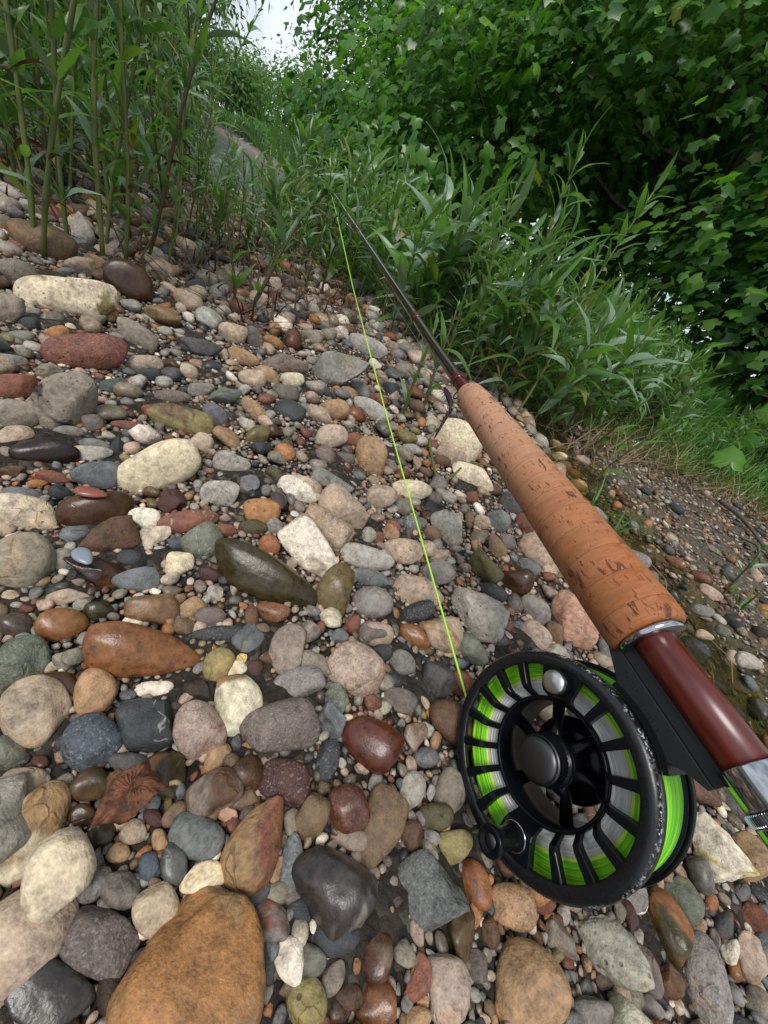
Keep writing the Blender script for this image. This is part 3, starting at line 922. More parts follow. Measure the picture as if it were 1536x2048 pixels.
# ------------------------------------------------------------------ trees
def lobed_leaf():
    out = []
    lob = [(-150, .52), (-114, .80), (-90, .64), (-58, .98), (-34, .72), (0, 1.10), (28, .74), (53, .95), (84, .66), (108, .82), (146, .50), (180, .20)]
    for a, r in lob:
        a = math.radians(a); out.append((r*math.cos(a), r*math.sin(a)))
    v = [(0, 0, .05)]+[(x, y, -.26*(x*x+y*y)-.22*abs(y)+.10*math.sin(x*5+y*4)) for x, y in out]
    f = [(0, i+1, (i+1) % len(out)+1) for i in range(len(out))]
    return np.array(v), np.array(f)
def oval_leaf(w=.42):
    v = np.array([(0, 0, 0), (.45, w*.55, -.07), (.5, 0, .05), (.45, -w*.55, -.07), (1, 0, -.14)])
    f = np.array([(0, 2, 1), (0, 3, 2), (1, 2, 4), (2, 3, 4)])
    return v, f
def rand_frames(n, rg, nrm, jit):
    z = nrm+rg.normal(0, jit, (n, 3)); z /= np.linalg.norm(z, axis=1)[:, None]
    x = rg.normal(0, 1, (n, 3)); x -= z*(x*z).sum(1)[:, None]; x /= np.linalg.norm(x, axis=1)[:, None]
    return x, np.cross(z, x), z
def scatter(base, P, X, Y, Z, S):
    v, f = base
    V = P[:, None, :]+S[:, None, None]*(v[None, :, :1]*X[:, None, :]+v[None, :, 1:2]*Y[:, None, :]+v[None, :, 2:]*Z[:, None, :])
    n = len(v); F = f[None]+(np.arange(len(P))*n)[:, None, None]
    return V.reshape(-1, 3), F.reshape(-1, f.shape[1])
def on_az(px, dist):                 # ground point in the direction of a pixel on the horizon
    py = 232+(px-435)*0.601
    r = ray(px, py); h = np.array([r[0], r[1]]); h /= np.linalg.norm(h)
    p = h*dist; return np.array([p[0], p[1], float(ground(p[0], p[1]))])
def limbs(base, h, rad, rg, nb, spread):
    parts = []
    top = base+np.array([rg.normal(0, .08)*h, rg.normal(0, .08)*h, h*.92])
    tt = np.linspace(0, 1, 9)[:, None]
    tr = base*(1-tt)+top*tt+np.stack([.03*h*np.sin(tt[:, 0]*5+1), .03*h*np.cos(tt[:, 0]*4), 0*tt[:, 0]], 1)
    tr[0, 2] -= .1
    tv = tube(tr, np.linspace(rad, rad*.15, 9), 9)
    tips = []
    for k in range(nb):
        t0 = rg.uniform(.18, .9); p0 = base*(1-t0)+top*t0
        a = rg.uniform(0, 6.28); l = spread*(1.05-.5*t0)*rg.uniform(.7, 1.1)
        e = p0+np.array([math.cos(a)*l, math.sin(a)*l, l*rg.uniform(.05, .6)])
        s = np.linspace(0, 1, 6)[:, None]; c = p0*(1-s)+e*s; c[:, 2] -= .12*l*np.sin(s[:, 0]*3.14)*rg.uniform(-.6, 1)
        parts.append(tube(c, np.linspace(rad*.32*(1-t0*.6), rad*.05, 6), 6)); tips.append((p0, e))
    return tv, parts, tips
def tree(name, label, base, h, rad, crown_r, crown_lo, nclump, nleaf, size, leafm, base_leaf, seed, group, clump_r, parts_max=0, dome=False):
    rg = np.random.default_rng(seed)
    t = thing(name, label, 'tree', Matrix.Translation(Vector(base)), group)
    inv = -base
    tv, br, tips = limbs(base, h, rad, rg, 20, crown_r)
    obj('trunk', quadmesh('trunk', tv[0]+inv, tv[1], M_BARK), t)
    for b in br: obj('branch', quadmesh('branch', b[0]+inv, b[1], M_BARK), t)
    # clumps fill the crown: more of them towards the outside
    u = rg.normal(size=(nclump, 3)); u /= np.linalg.norm(u, axis=1)[:, None]
    q = rg.uniform(.25, 1, nclump)**.45
    cz = base[2]+crown_lo+(h-crown_lo)*.52; vr = (h-crown_lo)*.52
    if dome: u[:, 2] = np.abs(u[:, 2]); cz = base[2]+crown_lo; vr = h-crown_lo
    ctr = np.array([base[0], base[1], cz])+u*q[:, None]*np.array([crown_r, crown_r, vr])*(1+.22*wob(u, 3.0, seed))[:, None]
    keep = ctr[:, 2] > ground(ctr[:, 0], ctr[:, 1])+.12
    ctr = ctr[keep]; u = u[keep]
    m = len(ctr)
    ci = rg.integers(0, m, nleaf)
    off = rg.normal(0, clump_r, (nleaf, 3))*np.array([1, 1, .55])
    P = ctr[ci]+off
    ok = P[:, 2] > ground(P[:, 0], P[:, 1])+.03; P = P[ok]; ci = ci[ok]
    nrm = u[ci]*.95+np.array([0, 0, .55])+rg.normal(0, .1, (len(P), 3))
    X, Y, Z = rand_frames(len(P), rg, nrm, .45)
    Y = Y*rg.uniform(.55, 1.1, (len(P), 1)); Z = Z*rg.uniform(.2, 1.2, (len(P), 1))
    S = size*rg.uniform(.42, 1.2, len(P))
    # leaves nearest the eye become parts of their own
    if parts_max:
        pr = proj(P); d = np.linalg.norm(P-EYE, axis=1)
        vis = (pr[:, 0] > -40) & (pr[:, 0] < 1580) & (pr[:, 1] > -40) & (pr[:, 1] < 1100) & (pr[:, 2] > .1)
        order = np.argsort(np.where(vis, d, 1e6))[:parts_max]
        mask = np.zeros(len(P), bool); mask[order] = True
        lm = mesh_np('leaf', base_leaf[0]*size*.85, base_leaf[1], leafm, True)
        for i in order:
            o = obj('leaf', lm, t); M = frame(P[i]-base, X[i], Y[i], Z[i]); s = S[i]/(size*.85)
            o.matrix_local = M@Matrix.Diagonal((s, s, s, 1))
        P, X, Y, Z, S = (a[~mask] for a in (P, X, Y, Z, S))
    V, F = scatter(base_leaf, P, X, Y, Z, S)
    obj('foliage', mesh_np('foliage', V+inv, F, leafm, True), t, kind='stuff')
    return t
LOB = lobed_leaf(); OV = oval_leaf()
_k = [0, 1, 2, 4, 6, 8, 10, 11, 12]; LOBS = (LOB[0][_k], np.array([(0, i+1, (i+1) % 8+1) for i in range(8)]))
SYC = 'sycamores on the right bank'
def syc(px, d, h, cr, lo, ncl, nl, size, seed, label, parts=0, clr=.2):
    b = on_az(px, d); tree('sycamore_tree', label, b, h, .045*h/2, cr, lo, ncl, nl, size, M_SYC, LOB if parts else LOBS, seed, SYC, clr, parts, seed < 26)
syc(1500, 3.6, 2.6, 1.55, .05, 230, 13500, .052, 21, 'dark sycamore with big lobed leaves overhanging the right photo edge', 300)
syc(1210, 4.3, 3.0, 1.75, .80, 260, 14000, .054, 22, 'broad sycamore in the top right with sunlit lobed leaf tips', 300)
syc(930, 5.3, 3.2, 1.9, .40, 260, 13000, .064, 23, 'sycamore behind the willow-leaved thicket right of the rod tip', 200)
syc(800, 8.5, 4.6, 2.0, .0, 260, 11000, .085, 24, 'bushy sycamore right of the sky gap above the rod tip', 0)
syc(1720, 2.9, 1.7, 1.1, .0, 150, 6500, .060, 25, 'low sycamore bush cut by the right photo edge', 100)
syc(1340, 7.0, 6.0, 2.8, -.1, 260, 10500, .12, 26, 'dark sycamore in the deep shade behind the front ones', 0, .3)
syc(1080, 7.2, 5.6, 2.4, -.1, 240, 9000, .11, 27, 'low dense sycamore filling the shade behind the thicket', 0, .3)
b = on_az(716, 13); tree('bank_tree', 'tall small-leaved tree on the right edge of the sky gap', b, 8.5, .16, 2.3, .2, 260, 17000, .14, M_TREE, OV, 31, 'trees along the far river', .32)
for i, (px, d, h, cr, lab) in enumerate([(700, 9.5, 2.2, 1.3, 'low bush at the right foot of the sky gap'), (790, 8.5, 2.6, 1.4, 'round bush behind the rod tip thicket')]):
    b = on_az(px, d); tree('bank_shrub', lab, b, h, .05, cr, -.1, 110, 6500, .085, M_TREE, OV, 80+i, 'bushes behind the thicket', .2)
for i, (px, d, h, cr, n, lab) in enumerate([
    (262, 22, 3.9, 2.4, 7000, 'bright green tree on the left edge of the sky gap'),
    (205, 19, 4.8, 2.6, 7000, 'leafy bank tree behind the grassy far shore'),
    (170, 17.5, 8.5, 2.8, 7000, 'far shore tree behind the tall central stem'),
    (105, 17, 8.5, 2.8, 7000, 'far shore tree behind the left stems, second from the photo edge'),
    (35, 16.5, 8.5, 3.0, 6500, 'dark far shore tree behind the leftmost stems'),
    (-50, 16, 8, 3.2, 6000, 'far shore tree in the upper left photo corner'),
    (508, 44, 4.6, 2.6, 5000, 'small rounded tree far off at the foot of the sky gap'),
    (600, 30, 4.2, 2.2, 4500, 'distant bush right of the rounded tree in the sky gap'),
    (455, 36, 3.4, 2.0, 4500, 'distant dark bush left of the rounded tree in the sky gap')]):
    b = on_az(px, d); tree('bank_tree', lab, b, h*1.25 if d < 30 else h-b[2], .17, cr, .1, 200, int(n*1.0), .27 if d < 30 else .32, M_TREE, OV, 40+i, 'trees along the far river', .45)
for i, (px, d, h, cr, lab) in enumerate([(15, 13.6, 2.4, 1.5, 'low bush at the water in the upper left photo corner'), (95, 14.2, 2.8, 1.6, 'round bush on the far shore behind the second left stem'), (180, 15.0, 2.6, 1.6, 'bush on the far shore behind the brownish left stem'),
    (262, 16.2, 2.6, 1.6, 'bush on the far shore left of the tallest front stem'), (335, 18.0, 2.4, 1.5, 'bush where the grassy far shore begins')]):
    b = on_az(px, d); tree('bank_shrub', lab, b, h, .05, cr, -.1, 110, 4500, .16, M_TREE, OV, 70+i, 'bushes on the far shore', .28)
# ------------------------------------------------------------------ water willow stems
def willow_leaf(name, l, w, droop, curl, mt, seed):
    n = 7; v, f = [], []
    for i in range(n+1):
        t = i/n; wd_ = w*.5*math.sin(math.pi*min(1, t*.96+.04)**.8)**.9*(1-.25*t) if i < n else 0.0004
        x = l*(t-.16*abs(droop)*t*t); z = -droop*l*t*t*.75+.08*l*math.sin(t*3)
        tw = curl*t
        for j, s in enumerate((-1, 0, 1)):
            yy = s*wd_*math.cos(tw); zz = z+abs(s)*wd_*.28+s*wd_*math.sin(tw)+.06*w*math.sin(i*2.1+seed)*abs(s)
            v.append((x, yy, zz))
    for i in range(n):
        for j in range(2):
            a = i*3+j; f.append((a, a+1, a+4, a+3))
    return mesh_np(name, np.array(v), np.array(f), mt, True)
rl = random.Random(3)
LEAVES = [willow_leaf('leaf', rl.uniform(.060, .090), rl.uniform(.0105, .0165), rl.choice([.1, .25, .45, .8, 1.0, -.1]), rl.uniform(-.8, .8), M_WILLOW if i % 5 > 1 else M_WILLOW2, i) for i in range(16)]
SMALL = [willow_leaf('leaf', rl.uniform(.026, .045), rl.uniform(.007, .011), rl.uniform(-.2, .3), rl.uniform(-.4, .4), M_WILLOW, i) for i in range(6)]
DEAD = [willow_leaf('withered_leaf', rl.uniform(.03, .05), rl.uniform(.006, .011), rl.uniform(.9, 1.5), rl.uniform(-2, 2), M_DEADLEAF, i) for i in range(4)]
def willow(seed, h, rad, lean, bare, nleafpairs, big=1.0, curve=.0):
    rg = random.Random(seed)
    t = bpy.data.objects.new('water_willow', None); COL.objects.link(t); t.empty_display_size = .02
    n = 16; pts = []; ph = rg.uniform(0, 6.28); la = rg.uniform(0, 6.28)
    for i in range(n+1):
        s = i/n
        pts.append((lean*h*s*math.cos(la)+curve*h*s*s*math.cos(ph)+.012*h*math.sin(s*7+ph), lean*h*s*math.sin(la)+curve*h*s*s*math.sin(ph)+.012*h*math.cos(s*6+ph), h*s-.01))
    pts = np.array(pts)
    rr = np.array([rad*(1-.62*(i/n))*(1.25 if i % 2 == 0 else .93) for i in range(n+1)])
    v, f = tube(pts, rr, 7)
    st = obj('stem', quadmesh('stem', v, f, M_STEM if rg.random() < .75 else M_STEMB), t)
    az = rg.uniform(0, 6.28)
    for k in range(nleafpairs):
        s = bare+(1-bare)*(k/(nleafpairs-1))**.9
        i = min(n-1, int(s*n)); q = s*n-i; p = pts[i]*(1-q)+pts[min(n, i+1)]*q
        az += 1.571+rg.uniform(-.35, .35)
        top = k >= nleafpairs-2
        for sd in (0, 1):
            if rg.random() < .10: continue
            low = s < .38
            if low and rg.random() < .28: me = rg.choice(DEAD)
            elif low and rg.random() < .6 or top: me = rg.choice(SMALL if not top or rg.random() < .5 else LEAVES)
            else: me = rg.choice(LEAVES)
            el = (rg.uniform(.9, 1.25) if top else rg.uniform(.35, 1.0))
            sc_ = big*rg.uniform(.72, 1.12)*(.85 if top else 1)
            if low and me in SMALL: sc_ *= 1.5
            a = az+sd*math.pi+rg.uniform(-.25, .25)
            o = obj(me.name.split('.')[0], me, t)
            o.matrix_local = Matrix.Translation(p)@Matrix.Rotation(a, 4, 'Z')@Matrix.Rotation(-el, 4, 'Y')@Matrix.Rotation(rg.uniform(-.5, .5), 4, 'X')@Matrix.Diagonal((sc_, sc_, sc_, 1))
            if rg.random() < .42 and not top:
                o = obj('leaf', rg.choice(SMALL), t)
                o.matrix_local = Matrix.Translation(p)@Matrix.Rotation(a+.5, 4, 'Z')@Matrix.Rotation(-1.0, 4, 'Y')@Matrix.Diagonal((sc_, sc_, sc_, 1))
    return t
# kinds: tall left stems, mid height bushy ones, short sprigs
TALL = [willow(200+i, rl.uniform(.38, .48), rl.uniform(.0020, .0028), rl.uniform(.02, .12), .12, 17, .74, rl.uniform(0, .12)) for i in range(8)]
MID = [willow(300+i, rl.uniform(.22, .31), rl.uniform(.0020, .0027), rl.uniform(.05, .28), .18, 8, 1.7, rl.uniform(0, .25)) for i in range(9)]
SPRIG = [willow(400+i, rl.uniform(.075, .13), .0022, rl.uniform(.1, .3), .25, 5, .62, .1) for i in range(4)]
KIDS = {p.name: list(p.children) for p in TALL+MID+SPRIG}
USED = set()
def plant_h(proto): return max(max(v.co.z for v in c.data.vertices) for c in KIDS[proto.name] if c.name.startswith('stem'))
HGT = {p.name: plant_h(p) for p in TALL+MID+SPRIG}
_rv = ray(553, 213)/np.linalg.norm(ray(553, 213)); _rB = np.array([.0109, .283, .1056])
RODP = np.array([_rB+_rv*u for u in np.linspace(0, .98, 40)]); RODX = proj(RODP)
LINP = np.array([np.array([.10, .12, .012])*(1-u)+RODP[22]*u+np.array([0, 0, -.018])*u for u in np.linspace(0, 1, 40)]); LINX = proj(LINP)
def clears(pos, h):                    # keeps the sight of the rod blank and the line free, and the gap of sky
    st = np.array(pos)[None]+np.array([0, 0, 1.0])[None]*np.linspace(0, h, 9)[:, None]; q = proj(st)
    for XY, wd_ in ((RODX, 58), (LINX, 20)):
        d = np.hypot(q[:, None, 0]-XY[None, :, 0], q[:, None, 1]-XY[None, :, 1]); k = (d < wd_) & (q[:, None, 2] < XY[None, :, 2]+.02)
        if k.any(): return False
    return True
CAPX = [452, 455, 560, 640, 720, 790, 850, 950, 1050, 1120, 1180, 1230, 1300, 1536, 1700]
CAPY = [-900, 185, 205, 150, 175, 250, 325, 310, 300, 230, 330, 500, 600, 780, 880]
_rc = random.Random(77)
def gap_scale(pos, h):
    low = _rc.choice([-55, -25, 0, 25, 50])
    for s in np.linspace(1, .3, 15):
        t = proj(np.array(pos)[None]+np.array([0, 0, 1.0])[None]*np.linspace(0, h*s*1.05+.065, 16)[:, None])
        if not ((t[:, 0] > 452) & (t[:, 1] < np.interp(t[:, 0], CAPX, CAPY)+low) & (t[:, 1] > -1500)).any(): return s
    return .3
def plant(proto, pos, rz, s, label, group, tilt=(0, 0), cap=True):
    if cap: s *= gap_scale(pos, HGT[proto.name]*s)
    if proto.name not in USED: o = proto; USED.add(proto.name)
    else:
        o = proto.copy(); COL.objects.link(o)
        for c in KIDS[proto.name]:
            d = c.copy(); COL.objects.link(d); d.parent = o
    o.location = pos; o.rotation_euler = (tilt[0], tilt[1], rz); o.scale = (s, s, s)
    return tag(o, label, 'plant', group)
NPL = 0
REFS = []
LABS = set()
def rel_label(base, pos):
    q = proj(pos)[0]; c = []
    for n_, x, y in sorted(REFS, key=lambda r: math.hypot(r[1]-q[0], r[2]-q[1]))[:6]:
        dx, dy = q[0]-x, q[1]-y
        w = ('right of' if dx > 0 else 'left of') if abs(dx) > abs(dy) else ('behind' if dy < 0 else 'in front of')
        d = 'close ' if math.hypot(dx, dy) < 45 else 'farther ' if math.hypot(dx, dy) > 110 else ''
        c.append(f'{base} {d}{w} {n_}')
    nr = sorted(REFS, key=lambda r: math.hypot(r[1]-q[0], r[2]-q[1]))[:5]
    c += [f'{base} between {a[0]} and {b_[0]}' for a in nr for b_ in nr if a[0] < b_[0]]
    c += [f'{m_} {k}' for k in c[:6] for m_ in (('short', 'small') if base.startswith('low') else ('slender', 'thin'))]
    l = next((k for k in c if k not in LABS and len(k.split()) <= 16), None)
    if l: LABS.add(l)
    return l
rp = random.Random(12)
def gpos(p): return Vector((p[0], p[1], float(ground(p[0], p[1]))))
FRONT = [(8, 585, .95, 'thick green stem at the left photo edge'), (62, 505, .9, 'stem behind the tan boulder at the left edge'), (100, 515, 1.0, 'stem rising just right of the tan boulder'),
 (150, 508, .92, 'second stem right of the tan boulder'), (198, 512, 1.0, 'pale green stem above the brown leaning stone'), (222, 500, .9, 'thin stem behind the pale green one'), (246, 525, 1.0, 'green stem right of the brown leaning stone'),
 (285, 520, .95, 'brownish stem left of the tallest front stem'), (327, 545, 1.12, 'tallest dark front stem crossing the upper left'), (365, 480, .95, 'stem right of the tallest front stem'), (395, 475, .9, 'stem with hanging leaf in front of the river'),
 (430, 465, .85, 'stem in front of the bright river water'), (520, 500, .82, 'stem below the sky gap'), (545, 535, .85, 'leaning stem left of the fly line'), (575, 560, .85, 'forked leafy stem left of the fly line'), (610, 585, .8, 'stem just left of the fly line, rooted in gravel'), (645, 560, .78, 'stem crossing behind the fly line and rod guide')]
for i, (px, py, s, lab) in enumerate(FRONT):
    REFS.append(('the '+lab.split(' in front')[0].split(' crossing')[0].split(', rooted')[0], px, py))
    plant(TALL[i % 8], gpos(atg(px, py)), rp.uniform(0, 6.28), s, 'water willow, '+lab, 'tall willow-leaved stems on the left', (rp.uniform(-.11, .11), rp.uniform(-.11, .11)))
for px, py, s, lab in [(470, 615, 1.25, 'short bright green sprig in open gravel'), (492, 625, 1.3, 'bent leafy sprig in the gravel beside the bright one'), (705, 800, .0, ''), (800, 830, 1.0, 'young sprig beside the fly line near the grip'), (845, 815, 1.15, 'leafy sprig left of the cork grip far end'), (555, 545, 1.1, 'short sprig at the foot of the left stems'), (640, 590, 1.1, 'short sprig beside the fly line'), (765, 640, 1.1, 'sprig at the stones below the rod'), (1190, 960, 1.2, 'fresh green sprig standing in the stream right of the cork'), (1170, 905, 1.3, 'leaning sprig across the stream above the cork'), (1440, 1200, .7, 'small grass-like sprig on the far stream stones'), (1250, 880, 1.2, 'sprig on the mud edge below the grass')]:
    if s: plant(SPRIG[NPL % 4], gpos(atg(px, py)), rp.uniform(0, 6.28), s, lab, 'short green sprigs in the gravel'); NPL += 1
BAKED = {}
def bake(proto):
    if proto.name in BAKED: return BAKED[proto.name]
    VV, TT, MI, o = [], [], [], 0
    for c in KIDS[proto.name]:
        me = c.data; me.calc_loop_triangles(); n = len(me.vertices)
        co = np.empty(n*3, np.float32); me.vertices.foreach_get('co', co); M = np.array(c.matrix_local)
        tr = np.empty(len(me.loop_triangles)*3, np.int32); me.loop_triangles.foreach_get('vertices', tr)
        VV.append(co.reshape(-1, 3)@M[:3, :3].T+M[:3, 3]); TT.append(tr.reshape(-1, 3)+o); o += n
        MI.append(np.full(len(tr)//3, MATS.index(me.materials[0].name)))
    BAKED[proto.name] = (np.concatenate(VV), np.concatenate(TT), np.concatenate(MI)); return BAKED[proto.name]
MATS = [m_.name for m_ in (M_WILLOW, M_WILLOW2, M_DEADLEAF, M_STEM, M_STEMB)]
THICK = []
def region(n, test, xr, yr, protos, srange, label, group, seed, mind=.02, tilt=None, rel=None, keep=10**6):
    rg = random.Random(seed); k = 0; tr = 0; pts = []
    while k < n and tr < n*60:
        tr += 1; x, y = rg.uniform(*xr), rg.uniform(*yr)
        if not test(x, y) or any((x-a)**2+(y-b)**2 < mind**2 for a, b in pts): continue
        pr_o = protos[rg.randrange(len(protos))]
        bq = proj(gpos((x, y)))[0]
        if (330 < bq[0] < 560 and bq[1] < 478 and rg.random() < ((.60 if bq[0] > 405 else .1) if protos is TALL else .88)) or (560 <= bq[0] < 640 and bq[1] < 440 and rg.random() < .5): continue
        if not clears(gpos((x, y)), HGT[pr_o.name]*srange[0]*.9): continue
        pts.append((x, y)); tl = tilt or (0, 0)
        if label is None:
            p_ = gpos((x, y)); sc0 = rg.uniform(*srange); sc0 *= gap_scale(p_, HGT[pr_o.name]*sc0)
            from mathutils import Euler
            THICK.append((pr_o, Matrix.Translation(p_)@Euler((tl[0]+rg.uniform(-.14, .14), tl[1]+rg.uniform(-.14, .14), rg.uniform(0, 6.28))).to_matrix().to_4x4()@Matrix.Scale(sc0, 4))); k += 1; continue
        plant(pr_o, gpos((x, y)), rg.uniform(0, 6.28), rg.uniform(*srange), (rel and rel_label(rel, gpos((x, y)))) or label, group, (tl[0]+rg.uniform(-.14, .14), tl[1]+rg.uniform(-.14, .14))); k += 1
lft = lambda x, y: (-(x+.3*y) < .74) and y > np.interp(x, [-1.1, -.6, -.47, -.42, -.33], [.34, .38, .46, .52, .62]) and x < -.33
for px, py, s, a_, lab in [(925, 775, .74, .22, 'tallest leaning stem above the cork grip'), (985, 800, .92, .20, 'tall arching stem right of the cork grip far end'), (1030, 825, .98, .16, 'tall stem with drooping leaves against the dark sycamore shade'), (1075, 850, .86, .25, 'leaning stem at the right end of the thicket'), (880, 745, .66, .12, 'upright stem with a leaf whorl over the rod blank')]:
    REFS.append(('the '+lab.split(' above')[0].split(' right of')[0].split(' against')[0].split(' at the')[0].split(' over')[0], px, py))
    plant(TALL[len(USED) % 8], gpos(atg(px, py)), rp.uniform(0, 6.28), s, lab, 'tall stems right of the rod', (.0, a_), False)
REFS += [('the '+st['short'], st['x'], st['y']) for st in STONES if st['short'] and st['y'] < 800]
region(112, lft, (-1.1, -.3), (.3, 1.35), TALL, (.8, 1.05), 'tall willow-leaved stem in the dense stand left of the fly line', 'tall willow-leaved stems on the left', 51, .034, None, 'tall stem')
region(58, lft, (-1.1, -.3), (.34, 1.5), MID, (.38, .68), 'low leafy stem between the tall stems on the left', 'low leafy stems on the left', 52, .03, None, 'low bushy stem')
mid = lambda x, y: (-(x+.3*y) < .74) and y > .85+.25*abs(x+.15)
region(26, lambda x, y: mid(x, y) and y < 1.25, (-.62, -.12), (.82, 1.25), MID, (.6, .9), 'leafy stem in the thicket behind the rod guide', 'leafy stems behind the rod', 53, .03, None, 'bushy stem')
region(45, lambda x, y: mid(x, y) and y > 1.2, (-.62, -.12), (1.2, 2.0), MID, (.6, .95), None, None, 63, .02)
edge = lambda x: np.interp(x, [-.2, -.137, .04, .235, .34, .65, 1.0, 1.6], [.86, .80, .77, .85, 1.0, 1.40, 1.5, 1.55])
rgt = lambda x, y: edge(x)+.0 < y < edge(x)+.75
region(70, lambda x, y: edge(x) < y < edge(x)+.26, (-.2, .62), (.75, 2.0), MID, (.65, 1.0), 'leafy stem in the dense thicket right of the rod', 'leafy stems right of the rod', 54, .028, (.05, .10), 'leafy stem')
region(130, lambda x, y: edge(x)+.2 < y < edge(x)+.85, (-.2, .62), (.75, 2.2), MID, (.55, .85), None, None, 64, .02, (.05, .10))
region(4, lambda x, y: edge(x)+.02 < y < edge(x)+.22, (.0, .36), (.75, 1.4), TALL, (.62, .80), 'tall leaning stem rising out of the thicket right of the rod', 'tall stems right of the rod', 55, .05, (.0, .18), 'tall leaning stem')
region(130, lambda x, y: edge(x)-.15 < y < edge(x)+1.2, (.40, 1.9), (1.05, 3.0), MID, (.40, .72), None, None, 56, .04)
def build_thicket():
    VV, TT, MI, o = [], [], [], 0
    for pr_o, M in THICK:
        v, t, mi = bake(pr_o); M = np.array(M); VV.append(v@M[:3, :3].T+M[:3, 3]); TT.append(t+o); MI.append(mi); o += len(v)
    me = mesh_np('thicket', np.concatenate(VV), np.concatenate(TT), None, True)
    for n_ in MATS: me.materials.append(bpy.data.materials[n_])
    me.polygons.foreach_set('material_index', np.concatenate(MI).astype(np.int32))
    tag(obj('thicket', me, kind='stuff'), 'mass of leafy willow-leaved stems farther back in the thicket and on the right bank', 'undergrowth')
bpy.context.view_layer.update()
build_thicket()
for p in TALL+MID+SPRIG:
    if p.name not in USED: plant(p, gpos((-.5, 1.0)), 0, .9, 'tall willow-leaved stem in the dense stand left of the fly line', 'tall willow-leaved stems on the left')
# ------------------------------------------------------------------ grass and straw
def blades(P, L_, wdt, rg, lean, mt, name, label, cat, az=None, droop=.5):
    n = len(P); a = rg.uniform(0, 6.28, n) if az is None else az+rg.normal(0, .7, n)
    d = np.stack([np.cos(a), np.sin(a), 0*a], 1); sd = np.stack([-np.sin(a), np.cos(a), 0*a], 1)
    le = lean*rg.uniform(.3, 1.6, n); V = []
    for k in range(5):
        t = k/4; c = P+d*(L_*le*(t+droop*t*t))[:, None]*.6+np.array([0, 0, 1.])*(L_*(t-.28*t*t*le))[:, None]
        w = wdt*(1-t)**.7*.5+.0002
        V.append(c+sd*np.asarray(w).reshape(-1, 1)); V.append(c-sd*np.asarray(w).reshape(-1, 1))
    V = np.stack(V, 1).reshape(-1, 3); b = np.arange(n)*10
    F = np.concatenate([np.stack([b+2*k, b+2*k+1, b+2*k+3, b+2*k+2], 1) for k in range(4)])
    o = obj(name, mesh_np(name, V, F, mt, True), kind='stuff'); return tag(o, label, cat)
def gpts(n, test, xr, yr, rg):
    x = rg.uniform(*xr, n*4); y = rg.uniform(*yr, n*4); k = test(x, y); x, y = x[k][:n], y[k][:n]
    return np.stack([x, y, ground(x, y)-.003], 1)
gt = lambda x, y: y > np.interp(x, [-.3, .3, .65, 1.0, 1.6, 3], [1.1, 1.05, 1.24, 1.16, 1.08, 1.0])+.05*np.sin(x*17)
P = gpts(19000, lambda x, y: gt(x, y), (.2, 3.2), (.95, 3.6), RN)
blades(P, RN.uniform(.04, .14, len(P)), .0042, RN, .8, M_GRASS, 'grass', 'lush green grass covering the right bank under the sycamores', 'grass')
P = gpts(6000, lambda x, y: (y > .9+.3*np.abs(x)) & (-(x+.3*y) < .25), (-.7, 1.0), (.9, 2.6), RN)
blades(P, RN.uniform(.03, .12, len(P)), .004, RN, .9, M_WILLOW, 'undergrowth', 'low green undergrowth between the stems of the thicket', 'undergrowth')
P = gpts(1300, lambda x, y: np.abs(y-np.interp(x, [.2, .34, .65, 1.0, 1.6], [.85, 1.0, 1.20, 1.12, 1.05])) < .15, (.2, 1.7), (.75, 1.7), RN)
blades(P, RN.uniform(.04, .14, len(P)), .0022, RN, 2.4, M_STRAW, 'dry_grass', 'tangle of dry straw along the edge of the mud bank', 'dry grass', None, .2)
P = gpts(14000, lambda x, y: (shore_d(x, y) > 1.3) & (shore_d(x, y) < 7), (-30, 1), (-2, 26), RN)
blades(P, RN.uniform(.2, .6, len(P)), .05, RN, .7, M_GRASS, 'far_grass', 'grassy slope of the far river shore', 'grass')
P = gpts(2000, lambda x, y: (y > .36) & (-(x+.3*y) < .75), (-1.1, -.25), (.4, 1.4), RN)
blades(P, RN.uniform(.02, .07, len(P)), .003, RN, 1.6, M_DEADLEAF, 'leaf_litter', 'withered leaf litter around the left stems', 'leaf litter', None, .2)
def strand(name, label, cat, px, mt, rad, lift=.004, n=24):
    P = np.array([atg(x, y)+np.array([0, 0, lift+z]) for x, y, z in px]); t = np.linspace(0, len(P)-1, n)
    c = np.stack([np.interp(t, range(len(P)), P[:, i]) for i in range(3)], 1)
    for _ in range(2): c[1:-1] = (c[:-2]+2*c[1:-1]+c[2:])/4
    v, f = tube(c, np.linspace(rad, rad*.5, n), 6); o = obj(name, quadmesh(name, v, f, mt)); return tag(o, label, cat)
strand('green_stalk', 'curved fallen green stalk lying on the stones left of the cork grip', 'stalk', [(850, 895, .006), (862, 960, .004), (885, 975, .004), (925, 938, .008), (1000, 952, .006)], M_STEM, .0017)
strand('twig', 'thin dry root lying on the gravel above the green stalk', 'twig', [(838, 900, .002), (858, 880, .006), (872, 858, .004)], M_STRAW, .0012)
strand('driftwood', 'dark mossy driftwood log at the top of the gravel under the rod', 'driftwood', [(690, 515, .01), (715, 548, .008), (760, 585, .006), (800, 615, .0)], M_BARK, .014, .004)
strand('branch', 'bare grey branch lying on the mud bank at the right', 'branch', [(1430, 1010, .01), (1465, 1040, .012), (1500, 1075, .008), (1530, 1115, .004)], M_BARK, .006)
